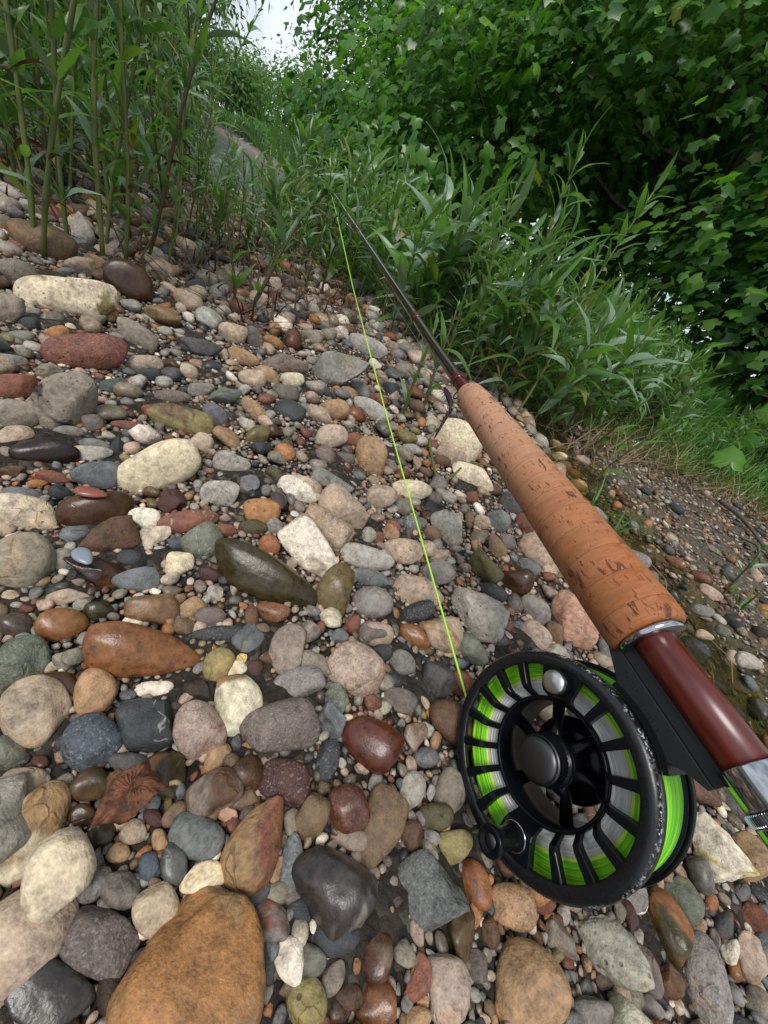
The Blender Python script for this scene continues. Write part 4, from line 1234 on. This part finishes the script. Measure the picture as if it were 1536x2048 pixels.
for i, p in enumerate([[(1330, 1250, .002), (1370, 1290, .006), (1410, 1340, .004), (1425, 1400, .0)], [(1290, 1130, .003), (1318, 1170, .007), (1322, 1220, .003)], [(1400, 1280, .004), (1440, 1330, .008), (1455, 1390, .002)]]):
    strand('straw', ['long dry straw arching past the cork grip towards the stream', 'short dry straw upright beside the cork grip', 'dry straw lying along the stream edge beside the red seat'][i], 'straw', p, M_STRAW, .0007)
for i, (x0, y0, x1, y1, r_, lab) in enumerate([(1290, 930, 1400, 1000, .0026, 'grey twig lying along the straw edge of the mud bank'), (1380, 985, 1530, 1000, .0022, 'thin pale twig under the grass edge'), (1470, 1080, 1536, 1160, .003, 'bent brown twig on the bare mud at the right photo edge'), (1350, 1060, 1440, 1120, .0018, 'short dry twig on the gravelly mud'), (1420, 940, 1520, 1040, .002, 'slanting straw-coloured twig below the leafy bank')]):
    strand('twig', lab, 'twig', [(x0, y0, .006), ((x0*2+x1)/3+8, (y0*2+y1)/3-6, .012), ((x0+x1*2)/3-6, (y0+y1*2)/3+5, .008), (x1, y1, .003)], M_STRAW if i % 2 else M_BARK, r_)
tt = [(1215, 1075, 1.0), (1180, 1020, .9), (1475, 1215, .8)]
for i, (x, y, s) in enumerate(tt):
    p = atg(x, y); k = 7; PP = np.tile(p, (k, 1))+RN.normal(0, .003, (k, 3))*np.array([1, 1, 0])
    o = blades(PP, RN.uniform(.05, .09, k)*s, .003, RN, 1.4, M_GRASS, 'grass_tuft', ['grass tuft at the water beside the cork grip', 'grass blades leaning over the algae stream', 'small grass tuft among the far stream stones'][i], 'grass'); del o['kind']
# ------------------------------------------------------------------ dead leaf and shells
def dead_leaf():
    pos = atg(262, 1600); rg = np.random.default_rng(4)
    m, t, b = mat('dead_leaf'); pn = N_(t, 'ShaderNodeNewGeometry').outputs['Position']
    n1 = noise(t, pn, 260, 5, .65); t.links.new(mixc(t, maprange(t, n1, .3, .7), (.055, .020, .010), (.20, .075, .032)), b.inputs['Base Color']); b.inputs['Roughness'].default_value = .75
    t.links.new(bump(t, noise(t, pn, 420, 4, .6, .8), .6, .0012), b.inputs['Normal'])
    def d(px, py): 
        q = at(px, py, .012); return q
    O, X = d(262, 1600), d(336, 1588)-d(262, 1600); Y = d(262, 1540)-d(262, 1600)
    out = [(1.0, 0), (.80, .22), (.55, .50), (.42, .92), (.15, .74), (-.15, .66), (-.35, .78), (-.62, .62), (-.66, .30), (-.80, -.10), (-.92, -.50), (-1.0, -.88), (-.72, -.74), (-.45, -.70), (-.15, -.80), (.15, -.66), (.42, -.50), (.70, -.22)]
    nr = 9; v, f = [], []; m_ = len(out)*4
    per = []
    for i in range(len(out)):
        for k in range(4):
            a, c = np.array(out[i]), np.array(out[(i+1) % len(out)]); per.append(a+(c-a)*k/4)
    per = np.array(per)
    v.append(O+np.array([0, 0, .013]))
    for r in range(1, nr+1):
        for i in range(m_):
            q = per[i]*(r/nr); ang = math.atan2(q[1], q[0])
            z = .011+.0042*math.sin(q[0]*2.6+q[1]*1.2+.6)+.0016*math.sin(q[0]*7-q[1]*9)*(r/nr)+.0016*abs(math.sin(q[1]*8+q[0]*2))-.004*(r/nr)**4+.0007*math.sin(ang*23+r*1.3)
            v.append(O+X*q[0]+Y*q[1]+np.array([0, 0, z]))
    me = bpy.data.meshes.new('dead_leaf'); fc = [(0, 1+i, 1+(i+1) % m_) for i in range(m_)]
    for r in range(nr-1):
        for i in range(m_):
            a = 1+r*m_+i; c = 1+r*m_+(i+1) % m_; fc.append((a, a+m_, c+m_, c))
    me.from_pydata([tuple(p) for p in v], [], fc); me.polygons.foreach_set('use_smooth', [True]*len(fc)); me.materials.append(m)
    o = obj('dead_leaf', me); sm = o.modifiers.new('t', 'SOLIDIFY'); sm.thickness = .0004
    tag(o, 'crumpled reddish brown dead leaf lying on the pebbles', 'leaf')
    st = np.array([O+X*.95+np.array([0, 0, .012]), O+X*1.1+np.array([0, 0, .0125]), O+X*1.22-Y*.06+np.array([0, 0, .012])])
    vv, ff = tube(st, .0007, 6); obj('leaf_stalk', quadmesh('leaf_stalk', vv, ff, M_STRAW), o)
dead_leaf()
def shell(px, py, a, b, ang, c, label, name='shell'):
    p = at(px, py, .012); s = np.linalg.norm(p-EYE)/FPX
    v, f = ico(3); v = v.copy(); v[:, 2] = np.where(v[:, 2] > 0, v[:, 2]*.35, v[:, 2]*.15)
    rr = 1+.03*np.sin(np.hypot(v[:, 0]+.8, v[:, 1])*26); v[:, :2] *= rr[:, None]; v[:, 1] *= (1-.25*v[:, 0])
    v = v*np.array([a*s, b*s, a*s*.7]); ca, sa = math.cos(-ang), math.sin(-ang)
    V = np.stack([v[:, 0]*ca-v[:, 1]*sa, v[:, 0]*sa+v[:, 1]*ca, v[:, 2]], 1)
    o = obj(name, mesh_np(name, V, f, plain(name, c, .3), True)); o.location = p; tag(o, label, 'shell')
shell(166, 1112, 19, 12, .3, (.20, .225, .27), 'small pearly blue-white mussel shell beside the lilac pebble')
shell(558, 1000, 24, 15, .9, (.06, .045, .04), 'dark brown mussel shell half open beside the white cream stone')
shell(590, 1028, 9, 8, 0, (.5, .48, .47), 'tiny pearly shell fragment below the dark mussel shell')
shell(181, 985, 22, 11, -.5, (.22, .07, .045), 'crumpled reddish snail shell in front of the blue-grey stone', 'snail_shell')
# ------------------------------------------------------------------ the fly rod
RA = np.array([.1084, .1199, .1038]); RD = np.array([-.5131, .8582, .0096]); RD /= np.linalg.norm(RD)
RE = np.array([-.2026, -.1102, -.973]); RE -= RD*(RE@RD); RE /= np.linalg.norm(RE); RNv = np.cross(RD, RE)
RC = np.array([.1082, .0939, .0464]); RR = .0403
M_BLACK = plain('black_anodised', (.004, .0045, .006), .26, .0, .16)
M_CHROME = plain('polished_nickel', (.46, .46, .48), .14, 1.0)
M_SATIN = plain('satin_nickel', (.55, .54, .52), .30, 1.0)
M_GUN = plain('satin_grey_metal', (.085, .085, .085), .40, 1.0)
M_DARKG = plain('dark_grey_anodised', (.012, .014, .015), .40, .0, .25)
def cork_material():
    m, t, b = mat('cork'); lk = t.links.new
    oc = N_(t, 'ShaderNodeTexCoord').outputs['Object']; sx = N_(t, 'ShaderNodeSeparateXYZ'); lk(oc, sx.inputs[0]); z = sx.outputs[2]
    ring = mth(t, 'FLOOR', mth(t, 'DIVIDE', mth(t, 'ADD', z, .004), .0125))
    cb = N_(t, 'ShaderNodeCombineXYZ'); [lk(mth(t, 'MULTIPLY', ring, k), cb.inputs[i]) for i, k in enumerate((.37, .61, .83))]
    ad = N_(t, 'ShaderNodeVectorMath', operation='ADD'); lk(oc, ad.inputs[0]); lk(cb.outputs[0], ad.inputs[1])
    ml = N_(t, 'ShaderNodeMapping', inp={'Scale': (1, 1, .28)}); lk(ad.outputs[0], ml.inputs[0])     # lenticels run along the grip
    mg = N_(t, 'ShaderNodeMapping', inp={'Scale': (.35, .35, 1.6)}); lk(ad.outputs[0], mg.inputs[0])   # growth bands run round it
    lent = noise(t, ml.outputs[0], 420, 4, .6, .3); msk = noise(t, ad.outputs[0], 62, 3, .6)
    pit = mth(t, 'MULTIPLY', maprange(t, lent, .565, .605), maprange(t, msk, .51, .60))
    fine = mth(t, 'MULTIPLY', maprange(t, noise(t, ml.outputs[0], 800, 3, .6), .63, .68), .55)
    pit = mth(t, 'MAXIMUM', pit, fine)
    g = noise(t, mg.outputs[0], 260, 5, .6, 1.2); g2 = noise(t, ad.outputs[0], 45, 3)
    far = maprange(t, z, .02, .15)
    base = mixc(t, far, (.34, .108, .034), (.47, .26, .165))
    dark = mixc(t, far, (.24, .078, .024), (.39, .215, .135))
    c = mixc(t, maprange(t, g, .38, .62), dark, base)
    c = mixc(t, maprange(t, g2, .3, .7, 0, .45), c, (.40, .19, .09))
    fr = mth(t, 'FRACT', mth(t, 'DIVIDE', mth(t, 'ADD', z, .004), .0125))
    seam = mth(t, 'MAXIMUM', maprange(t, fr, 0, .03, 1, 0), maprange(t, fr, .97, 1.0, 0, 1))
    c = mixc(t, mth(t, 'MULTIPLY', seam, .22), c, (.20, .085, .04))
    c = mixc(t, mth(t, 'MULTIPLY', pit, .80), c, (.075, .024, .018))
    lk(c, b.inputs['Base Color']); b.inputs['Roughness'].default_value = .62; b.inputs['Specular IOR Level'].default_value = .3
    h = mth(t, 'SUBTRACT', mth(t, 'MULTIPLY', g, .12), mth(t, 'ADD', pit, mth(t, 'MULTIPLY', seam, .25)))
    lk(bump(t, h, .8, .0009), b.inputs['Normal']); return m
def wood_material():
    m, t, b = mat('varnished_wood'); lk = t.links.new
    oc = N_(t, 'ShaderNodeTexCoord').outputs['Object']; mp = N_(t, 'ShaderNodeMapping', inp={'Scale': (1, 1, .08)}); lk(oc, mp.inputs[0])
    n = noise(t, mp.outputs[0], 420, 5, .6, .5)
    lk(mixc(t, maprange(t, n, .3, .7), (.060, .0055, .0025), (.115, .013, .005)), b.inputs['Base Color'])
    b.inputs['Roughness'].default_value = .34; b.inputs['Coat Weight'].default_value = .25; b.inputs['Coat Roughness'].default_value = .18; return m
def blank_material():
    m, t, b = mat('rod_blank'); b.inputs['Base Color'].default_value = (.018, .006, .007, 1); b.inputs['Roughness'].default_value = .16
    b.inputs['Coat Weight'].default_value = 1.0; b.inputs['Coat Roughness'].default_value = .05; return m
M_WRAP = plain('wine_thread_wrap', (.075, .010, .012), .18)
M_TIP = plain('pale_blank_sheen', (.05, .045, .045), .2)
rod = thing('fishing_rod', 'fly rod with cork grip, red wooden reel seat and dark glossy blank above the gravel', 'fishing rod', frame(RA, RE, RNv, RD))
def zl(name, prof, mt, n=56, parent=rod):
    v, f = lathe(prof, n); o = obj(name, quadmesh(name, v, f, mt), parent); return o
cork = [(.0062, .0005), (.0128, .0004), (.0139, .0012), (.01435, .003), (.0146, .008), (.0145, .025), (.0142, .05), (.0138, .075), (.0133, .10), (.0127, .125), (.0120, .15), (.0114, .172), (.0109, .184), (.0100, .191), (.0085, .195), (.0062, .197), (.003, .1972)]
pr_ = []
for i in range(len(cork)-1):
    for k in range(4): pr_.append((np.interp(k/4, [0, 1], [cork[i][0], cork[i+1][0]]), np.interp(k/4, [0, 1], [cork[i][1], cork[i+1][1]])))
pr_.append(cork[-1])
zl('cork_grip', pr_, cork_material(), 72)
zl('winding_check', [(.0066, .0004), (.0112, .0004), (.0117, -.0002), (.0117, -.0016), (.0110, -.0022), (.0066, -.0022)], M_CHROME)
zl('reel_seat', [(.0066, -.0020), (.0071, -.0026), (.0071, -.0412), (.0066, -.0416)], wood_material())
cap = zl('locking_hood', [(.0071, -.0410), (.0082, -.0410), (.0084, -.0414), (.0084, -.0505), (.0082, -.0510), (.0070, -.0510)], M_CHROME)
def knurl(z0, z1, r, nt=64):
    v, f = [], []
    for i in range(nt*4):
        a = 2*math.pi*i/(nt*4); rr = r+(.0004 if i % 4 in (1, 2) else -.00025)
        for z, q in ((z0, -.0004), (z0-.0004, 0), (z1+.0004, 0), (z1, -.0004)):
            v.append(((rr+q)*math.cos(a), (rr+q)*math.sin(a), z))
    n = nt*4
    for i in range(n):
        for j in range(3): a, b_ = i*4+j, ((i+1) % n)*4+j; f.append((a, b_, b_+1, a+1))
    return np.array(v), np.array(f)
for z0, z1 in ((-.0512, -.0540), (-.0655, -.0683)):
    v, f = knurl(z0, z1, .0088); obj('knurled_ring', quadmesh('knurled_ring', v, f, M_CHROME, False), rod)
zl('locking_nut', [(.007, -.0542), (.0085, -.0542), (.0086, -.0547), (.0086, -.0648), (.0084, -.0653), (.007, -.0653)], M_CHROME)
zl('butt_cap', [(.007, -.0685), (.0084, -.0685), (.0084, -.094), (.0078, -.0955), (.0001, -.0955)], M_CHROME)
# the blank: leaves the grip and rises a little
vp = ray(553, 213); vp /= np.linalg.norm(vp)
def rodpt(t):
    if t <= .19: return RA+RD*t
    u = t-.19; B = RA+RD*.19
    k = min(1, u/.12); D = RD*(1-k)+vp*k; D /= np.linalg.norm(D)
    q = RD+(vp-RD)*.5*k; q /= np.linalg.norm(q)
    if u <= .12: return B+q*u
    q1 = RD+(vp-RD)*.5; q1 /= np.linalg.norm(q1); e = B+q1*.12; w = u-.12
    return e+vp*w+np.array([0, 0, -1.0])*.050*max(0, w-.75)**2
inv = np.array(rod.matrix_world.inverted())
def loc(P): P = np.asarray(P); return P@inv[:3, :3].T+inv[:3, 3]
def rodr(t): return float(np.interp(t, [.19, .3, .6, .9, 1.4, 2.1], [.0050, .0047, .0042, .0037, .0026, .0014]))
ts = np.concatenate([np.linspace(.19, .35, 14), np.linspace(.4, 2.05, 40)])
v, f = tube(loc([rodpt(t) for t in ts]), [rodr(t) for t in ts], 18); M_BLANK = blank_material()
obj('rod_blank', quadmesh('rod_blank', v, f, M_BLANK), rod)
def wrap(t0, t1, extra=.0005):
    tt_ = np.linspace(t0, t1, 7); rr = [rodr(t)+extra*(.35 if i in (0, 6) else 1) for i, t in enumerate(tt_)]
    v, f = tube(loc([rodpt(t) for t in tt_]), rr, 18); return obj('thread_wrap', quadmesh('thread_wrap', v, f, M_WRAP), rod)
for a, b_ in ((.196, .213), (.2145, .222), (.345, .357), (.735, .760), (.775, .80), (1.18, 1.20), (1.50, 1.515)): wrap(a, b_)
def ringmesh(c, nrm, R_, r_, n=24):
    nrm = nrm/np.linalg.norm(nrm); a = np.cross(nrm, [.3, .1, .9]); a /= np.linalg.norm(a); b_ = np.cross(nrm, a)
    th_ = np.linspace(0, 2*math.pi, n+1); p = np.array([c+R_*(math.cos(t)*a+math.sin(t)*b_) for t in th_]); return tube(p, r_, 8)
GUIDE_T = .768; g0 = rodpt(GUIDE_T); GP = EYE+ray(676, 441)*proj(g0)[0][2]
v, f = join([ringmesh(loc(GP), np.array([0, 0, 1.]), .0062, .0011)])
gd = obj('stripping_guide', quadmesh('stripping_guide', v, f, M_BLACK), rod)
ft = [tube(loc([g0+vp*.02+RE*.003, g0+vp*.008+RE*.006, GP-RE*.0062]), .0006, 6), tube(loc([g0-vp*.02+RE*.003, g0-vp*.006+RE*.006, GP-RE*.0062]), .0006, 6)]
v, f = join(ft); obj('guide_foot', quadmesh('guide_foot', v, f, M_CHROME), gd)
for t in (1.19, 1.51):
    g1 = rodpt(t); v, f = ringmesh(loc(g1+RE*.006), np.array([0, 0, 1.]), .0034, .0005); obj('snake_guide', quadmesh('snake_guide', v, f, M_GUN), rod)
hk = rodpt(.205)+RE*.008; v, f = ringmesh(loc(hk), RNv@inv[:3, :3].T, .0028, .0005); obj('hook_keeper', quadmesh('hook_keeper', v, f, M_GUN), rod)
# fly and leader hanging at the hook keeper
def fly():
    o_ = hk+RE*.003; pts = np.array([o_+RE*.0-RD*.004, o_+RE*.006-RD*.012, o_+RE*.012-RD*.020+RNv*.002])
    t = thing('fishing_fly', 'small dark feathered fly hooked on the keeper ring before the cork grip', 'fishing fly', Matrix.Translation(Vector(o_)))
    md = plain('dark_feather', (.02, .012, .022), .7)
    bd = np.array([o_+RD*.020+RE*.001, o_+RD*.010+RE*.002, o_+RE*.003, o_-RD*.010+RE*.008])
    v, f = tube(bd-o_, [.0012, .0024, .0020, .0008], 8); obj('fly_body', quadmesh('fly_body', v, f, md), t)
    parts = []
    for i in range(26):
        s = rp.uniform(0, 1); p = bd[0]*(1-s)+bd[2]*s; d = RE*rp.uniform(.2, 1)+RNv*rp.uniform(-.8, .8)-RD*rp.uniform(-.2, .8)
        parts.append(tube(np.array([p, p+d*.004, p+d*.008-RD*.002])-o_, [.0003, .00025, .0001], 4))
    tail = np.array([o_-RD*.008+RE*.006, o_-RD*.010+RE*.013, o_-RD*.014+RE*.022, o_-RD*.018+RE*.030])
    parts.append(tube(tail-o_, [.0010, .0013, .0010, .0002], 6))
    v, f = join(parts); obj('hackle', quadmesh('hackle', v, f, md), t)
    hkp = np.array([o_+RD*.004+RE*.003, o_-RD*.002+RE*.008, o_-RD*.007+RE*.007, o_-RD*.006+RE*.003]); v, f = tube(hkp-o_, .0004, 6); obj('hook', quadmesh('hook', v, f, M_CHROME), t)
    q = np.array([o_+RD*.012, rodpt(.3)+RE*.010, rodpt(.5)+RE*.013, GP-RE*.002]); v, f = tube(q, .00010, 5)
    tag(obj('leader', quadmesh('leader', v, f, plain('clear_leader', (.35, .36, .30), .2))), 'thin clear leader stretched under the rod blank to the fly', 'leader')
fly()
# ------------------------------------------------------------------ the fly reel
reel = thing('fly_reel', 'black large arbor fly reel with lime green line hanging below the red reel seat', 'fishing reel', frame(RC, RD, RE, RNv))
def rim_material():
    m, t, b = mat('chipped_black_rim'); lk = t.links.new
    oc = N_(t, 'ShaderNodeTexCoord').outputs['Object']; sx = N_(t, 'ShaderNodeSeparateXYZ'); lk(oc, sx.inputs[0])
    r = mth(t, 'SQRT', mth(t, 'ADD', mth(t, 'MULTIPLY', sx.outputs[0], sx.outputs[0]), mth(t, 'MULTIPLY', sx.outputs[1], sx.outputs[1])))
    e = mth(t, 'MULTIPLY', maprange(t, r, .0390, .0400), maprange(t, sx.outputs[2], .0070, .0090))
    n = noise(t, oc, 900, 4, .75); n2 = noise(t, oc, 110, 2)
    chip = mth(t, 'MULTIPLY', e, mth(t, 'MULTIPLY', maprange(t, n, .52, .57), maprange(t, n2, .40, .55)))
    lk(mixc(t, chip, (.004, .0045, .006), (.42, .43, .44)), b.inputs['Base Color']); lk(maprange(t, n, .3, .7, .24, .42), b.inputs['Roughness'])
    lk(bump(t, mth(t, 'MULTIPLY', chip, -1), .5, .0003), b.inputs['Normal']); return m
def rl_(name, prof, mt, n=96, parent=reel, closed=True, at_=None):
    v, f = lathe(prof, n, closed_prof=closed)
    if at_ is not None: v = v+np.array([at_[0], at_[1], 0])
    return obj(name, quadmesh(name, v, f, mt), parent)
ZF = .0106
rl_('spool_rim', [(.0347, ZF-.0022), (.0347, ZF-.0003), (.0351, ZF), (.0379, ZF+.0003), (.0392, ZF-.0003), (.0400, ZF-.0014), (.0403, ZF-.0030), (.0402, ZF-.0058), (.0395, ZF-.0064), (.0385, ZF-.0060), (.0385, ZF-.0026)], rim_material(), 128)
ZI = .0022
rl_('inner_ring', [(.0214, ZI+.0008), (.0217, ZI+.0011), (.0226, ZI+.0011), (.0229, ZI+.0006), (.0229, -.0195), (.0214, -.0195)], M_BLACK)
def spoke(ang, w, name='spoke'):
    # flat outer arm, then a step back to the inner ring
    path = [(.0351, ZF-.0001), (.0268, ZF-.0003), (.0252, ZF-.0012), (.0222, ZI+.0010)]
    th_ = .0034; bm = bmesh.new(); ring_ = []
    ca, sa = math.cos(ang), math.sin(ang)
    for i, (r, z) in enumerate(path):
        ww = w*(.62+.38*(r-.0222)/(.0129)); row = []
        for (q, dz) in ((-.5, -th_), (.5, -th_), (.5, -.0003), (.38, 0), (-.38, 0), (-.5, -.0003)):
            y = q*ww; row.append(bm.verts.new((r*ca-y*sa, r*sa+y*ca, z+dz)))
        ring_.append(row)
    for a, b_ in zip(ring_[:-1], ring_[1:]):
        for k in range(6): bm.faces.new((a[k], a[(k+1) % 6], b_[(k+1) % 6], b_[k]))
    bm.faces.new(ring_[0]); bm.faces.new(ring_[-1][::-1])
    return obj(name, bm_mesh(name, bm, M_BLACK), reel)
AH, AC = math.radians(131.7), math.radians(-50.5)
for k in range(18):
    ang = AH+k*math.radians(20)+math.radians(10)
    spoke(ang, .0036)
def web(ac, name):
    bm = bmesh.new(); rows_ = []
    for r, z in ((.0351, ZF), (.0268, ZF), (.0248, ZF-.0012), (.0219, ZI+.0010)):
        rows_.append([[bm.verts.new((r*math.cos(ac+d), r*math.sin(ac+d), z-dz)) for d in np.radians([-11.5, -6, 0, 6, 11.5])] for dz in (0, .0022)])
    for A_, B_ in zip(rows_[:-1], rows_[1:]):
        for j in range(4):
            bm.faces.new((A_[0][j], A_[0][j+1], B_[0][j+1], B_[0][j])); bm.faces.new((A_[1][j], B_[1][j], B_[1][j+1], A_[1][j+1]))
        for j in (0, 4): bm.faces.new((A_[0][j], B_[0][j], B_[1][j], A_[1][j]))
    return obj(name, bm_mesh(name, bm, M_BLACK), reel)
web(AH, 'handle_plate'); web(AC, 'counterweight_plate')
for k in range(6):
    a = AH+k*math.pi/3+.35; p = [np.array([.0062*math.cos(a), .0062*math.sin(a), -.004]), np.array([.012*math.cos(a+.08), .012*math.sin(a+.08), -.009]), np.array([.0218*math.cos(a), .0218*math.sin(a), -.010])]
    v, f = tube(np.array(p), [.0030, .0023, .0026], 10); obj('hub_arm', quadmesh('hub_arm', v, f, M_BLACK), reel)
rl_('hub', [(.0001, -.0195), (.0085, -.0195), (.0085, -.004), (.0098, .0), (.0098, .0026), (.0001, .0026)], M_BLACK, 48, closed=False)
def knob():
    v, f = [], []; n = 72; nz = 9
    for i in range(n):
        for j in range(nz):
            a = 2*math.pi*i/n; r = .0086+(.00028 if (i+j) % 2 else -.00012)
            v.append((r*math.cos(a), r*math.sin(a), .0028+.0052*j/(nz-1)))
    for i in range(n):
        for j in range(nz-1): a, b_ = i*nz+j, ((i+1) % n)*nz+j; f.append((a, b_, b_+1, a+1))
    return obj('drag_knob', quadmesh('drag_knob', np.array(v), np.array(f), M_BLACK, False), reel)
knob()
rl_('drag_housing', [(.0001, -.0192), (.0160, -.0192), (.0164, -.0186), (.0160, -.0165), (.0080, -.0150), (.0001, -.0150)], M_BLACK, 48, closed=False)
rl_('hub_cap', [(.0085, .0080), (.0087, .0084), (.0084, .0090), (.0080, .0092), (.0080, .0098), (.0075, .0106), (.0060, .0112), (.003, .0114), (.0001, .0115)], M_GUN, 64, closed=False)
# line on the spool, each turn a ridge
def pack(name, r0, r1, zt, zb, mt, pitch):
    prof = []
    n = int((r1-r0)/pitch)
    for i in range(n):
        for k in range(3): prof.append((r0+(i+k/3)*pitch, zt+pitch*.42*math.sin(math.pi*k/3)+.0002*math.sin(i*2.3)))
    m_ = int((zt-zb)/pitch)
    for i in range(m_):
        for k in range(3): prof.append((r1+pitch*.42*math.sin(math.pi*k/3)+.00022*math.sin(i*1.7), zt-(i+k/3)*pitch))
    prof += [(r1, zb), (r0, zb)]
    return rl_(name, prof, mt, 80)
def line_material(name, c0, c1):
    m, t, b = mat(name); lk = t.links.new; oc = N_(t, 'ShaderNodeTexCoord').outputs['Object']; sx = N_(t, 'ShaderNodeSeparateXYZ'); lk(oc, sx.inputs[0])
    r = mth(t, 'SQRT', mth(t, 'ADD', mth(t, 'MULTIPLY', sx.outputs[0], sx.outputs[0]), mth(t, 'MULTIPLY', sx.outputs[1], sx.outputs[1])))
    cb = N_(t, 'ShaderNodeCombineXYZ'); lk(r, cb.inputs[0]); lk(sx.outputs[2], cb.inputs[1]); lk(mth(t, 'MULTIPLY', sx.outputs[0], .02), cb.inputs[2])
    n = noise(t, cb.outputs[0], 1500, 2, .5); lk(mixc(t, maprange(t, n, .35, .65), c0, c1), b.inputs['Base Color'])
    b.inputs['Roughness'].default_value = .42; b.inputs['Specular IOR Level'].default_value = .4; return m
M_LIME = line_material('lime_fly_line', (.12, .50, .010), (.30, .78, .02)); M_BACK = line_material('white_backing', (.46, .45, .42), (.66, .65, .62))
pack('backing', .0230, .0292, .0010, -.0185, M_BACK, .00045)
pack('line_edge', .0292, .0305, .0013, -.0185, line_material('yellowed_line', (.45, .62, .08), (.58, .80, .10)), .00055)
pack('coiled_line', .0305, .0374, .0018, -.0200, M_LIME, .0009)
rl_('spool_back', [(.0229, -.0201), (.0388, -.0201), (.0392, -.0205), (.0388, -.0209), (.0229, -.0209)], M_BLACK)
rl_('rear_frame', [(.0318, -.0222), (.0388, -.0216), (.0398, -.0210), (.0403, -.0214), (.0405, -.0226), (.0403, -.0248), (.0394, -.0258), (.0330, -.0262), (.0318, -.0252)], M_BLACK, 128)
def arcbar(a0, a1, r0, r1, z0, z1, name, n=16):
    prof = [(r0, z0), (r1, z0), (r1, z1), (r0, z1)]; v, f = lathe(prof, n, math.radians(a0), math.radians(a1), True)
    f = list(map(tuple, f))+[(0, 1, 2, 3), (n*4+3, n*4+2, n*4+1, n*4)]; return obj(name, quadmesh(name, v, f, M_BLACK, False), reel)
arcbar(-112, -72, .0406, .0424, -.0250, .0058, 'frame_bar'); 

v, f = None, None
bm = prism([(-.0215, -.0478), (.0300, -.0478), (.0262, -.0452), (.0185, -.0424), (.0125, -.0398), (-.0120, -.0398), (-.0160, -.0435), (-.0215, -.0462)], -.0040, .0038, .0003)
foot = obj('reel_foot', bm_mesh('reel_foot', bm, M_DARKG), reel)
bm = bevel_box((-.0215, -.0524, -.0034), (.040, -.0476, .0030), .0006); obj('foot_plate', bm_mesh('foot_plate', bm, M_DARKG), reel)
def script():                               # engraved cursive maker's line on the foot, two words
    parts = []
    def word(x0, y0, n, sz, seed):
        rg = random.Random(seed); p = []
        for i in range(n*8):
            t = i/8; a = 2*math.pi*t
            p.append((x0-(t*sz*.62+.22*sz*math.sin(a)), y0+.42*sz*math.cos(a)*(1.5 if int(t) in (0,) else rg.choice([.7, .75, 1.0])), .00385))
        parts.append(tube(np.array(p), .00011, 5))
    word(.0150, -.0450, 6, .0020, 3); word(.0040, -.0437, 7, .0020, 8)
    v, f = join(parts); obj('engraved_script', quadmesh('engraved_script', v, f, plain('engraving', (.004, .005, .006), .6)), foot)
script()
# handle and counterweight
hx, hy = .0283*math.cos(AH), .0283*math.sin(AH)
hd_ = rl_('handle', [(.0001, ZF), (.0046, ZF), (.0046, ZF+.0008), (.0042, ZF+.0012), (.0037, ZF+.005), (.0036, ZF+.008), (.0039, ZF+.0112), (.0047, ZF+.0128), (.0050, ZF+.0142), (.0050, ZF+.0152), (.0046, ZF+.0158), (.0034, ZF+.0158), (.0030, ZF+.0150), (.0001, ZF+.0150)], M_BLACK, 40, closed=False, at_=(hx, hy))
rl_('handle_collar', [(.0044, ZF+.0002), (.0049, ZF+.0002), (.0049, ZF+.0006), (.0044, ZF+.0006)], M_CHROME, 40, hd_, at_=(hx, hy))
rl_('handle_screw', [(.0001, ZF+.0152), (.0022, ZF+.0152), (.0024, ZF+.0149), (.0024, ZF+.0146)], M_GUN, 24, hd_, closed=False, at_=(hx, hy))
cx_, cy_ = .0302*math.cos(AC), .0302*math.sin(AC)
cw = rl_('counterweight', [(.0001, ZF), (.0046, ZF), (.0046, ZF+.0040), (.0043, ZF+.0044), (.0001, ZF+.0044)], M_BLACK, 40, closed=False, at_=(cx_, cy_))
rl_('counterweight_cap', [(.0044, ZF+.0044), (.0044, ZF+.0056), (.0040, ZF+.0063), (.0028, ZF+.0068), (.0001, ZF+.0070)], M_SATIN, 40, cw, closed=False, at_=(cx_, cy_))
# ------------------------------------------------------------------ free line from the reel to the guides
S0 = RC+RE*.0352*math.sin(math.radians(78))+RD*.0352*math.cos(math.radians(78))-RNv*.004
G = [S0, S0+(GP-S0)*.33+np.array([0, 0, -.006]), S0+(GP-S0)*.66+np.array([0, 0, -.007]), GP, rodpt(1.19)+RE*.006, rodpt(1.51)+RE*.005, rodpt(2.0)+RE*.004]
tq = np.linspace(0, len(G)-1, 90); cq = np.stack([np.interp(tq, range(len(G)), np.array(G)[:, i]) for i in range(3)], 1)
for _ in range(8): cq[1:-1] = (cq[:-2]+2*cq[1:-1]+cq[2:])/4
v, f = tube(cq, .00062, 8)
tag(obj('fly_line', quadmesh('fly_line', v, f, plain('lime_line', (.38, .68, .05), .5))), 'taut lime green fly line running from the reel to the rod guides', 'fishing line')
print('line px', [tuple(np.round(proj(p)[0], 0)) for p in G]); print('objects', len(bpy.data.objects))
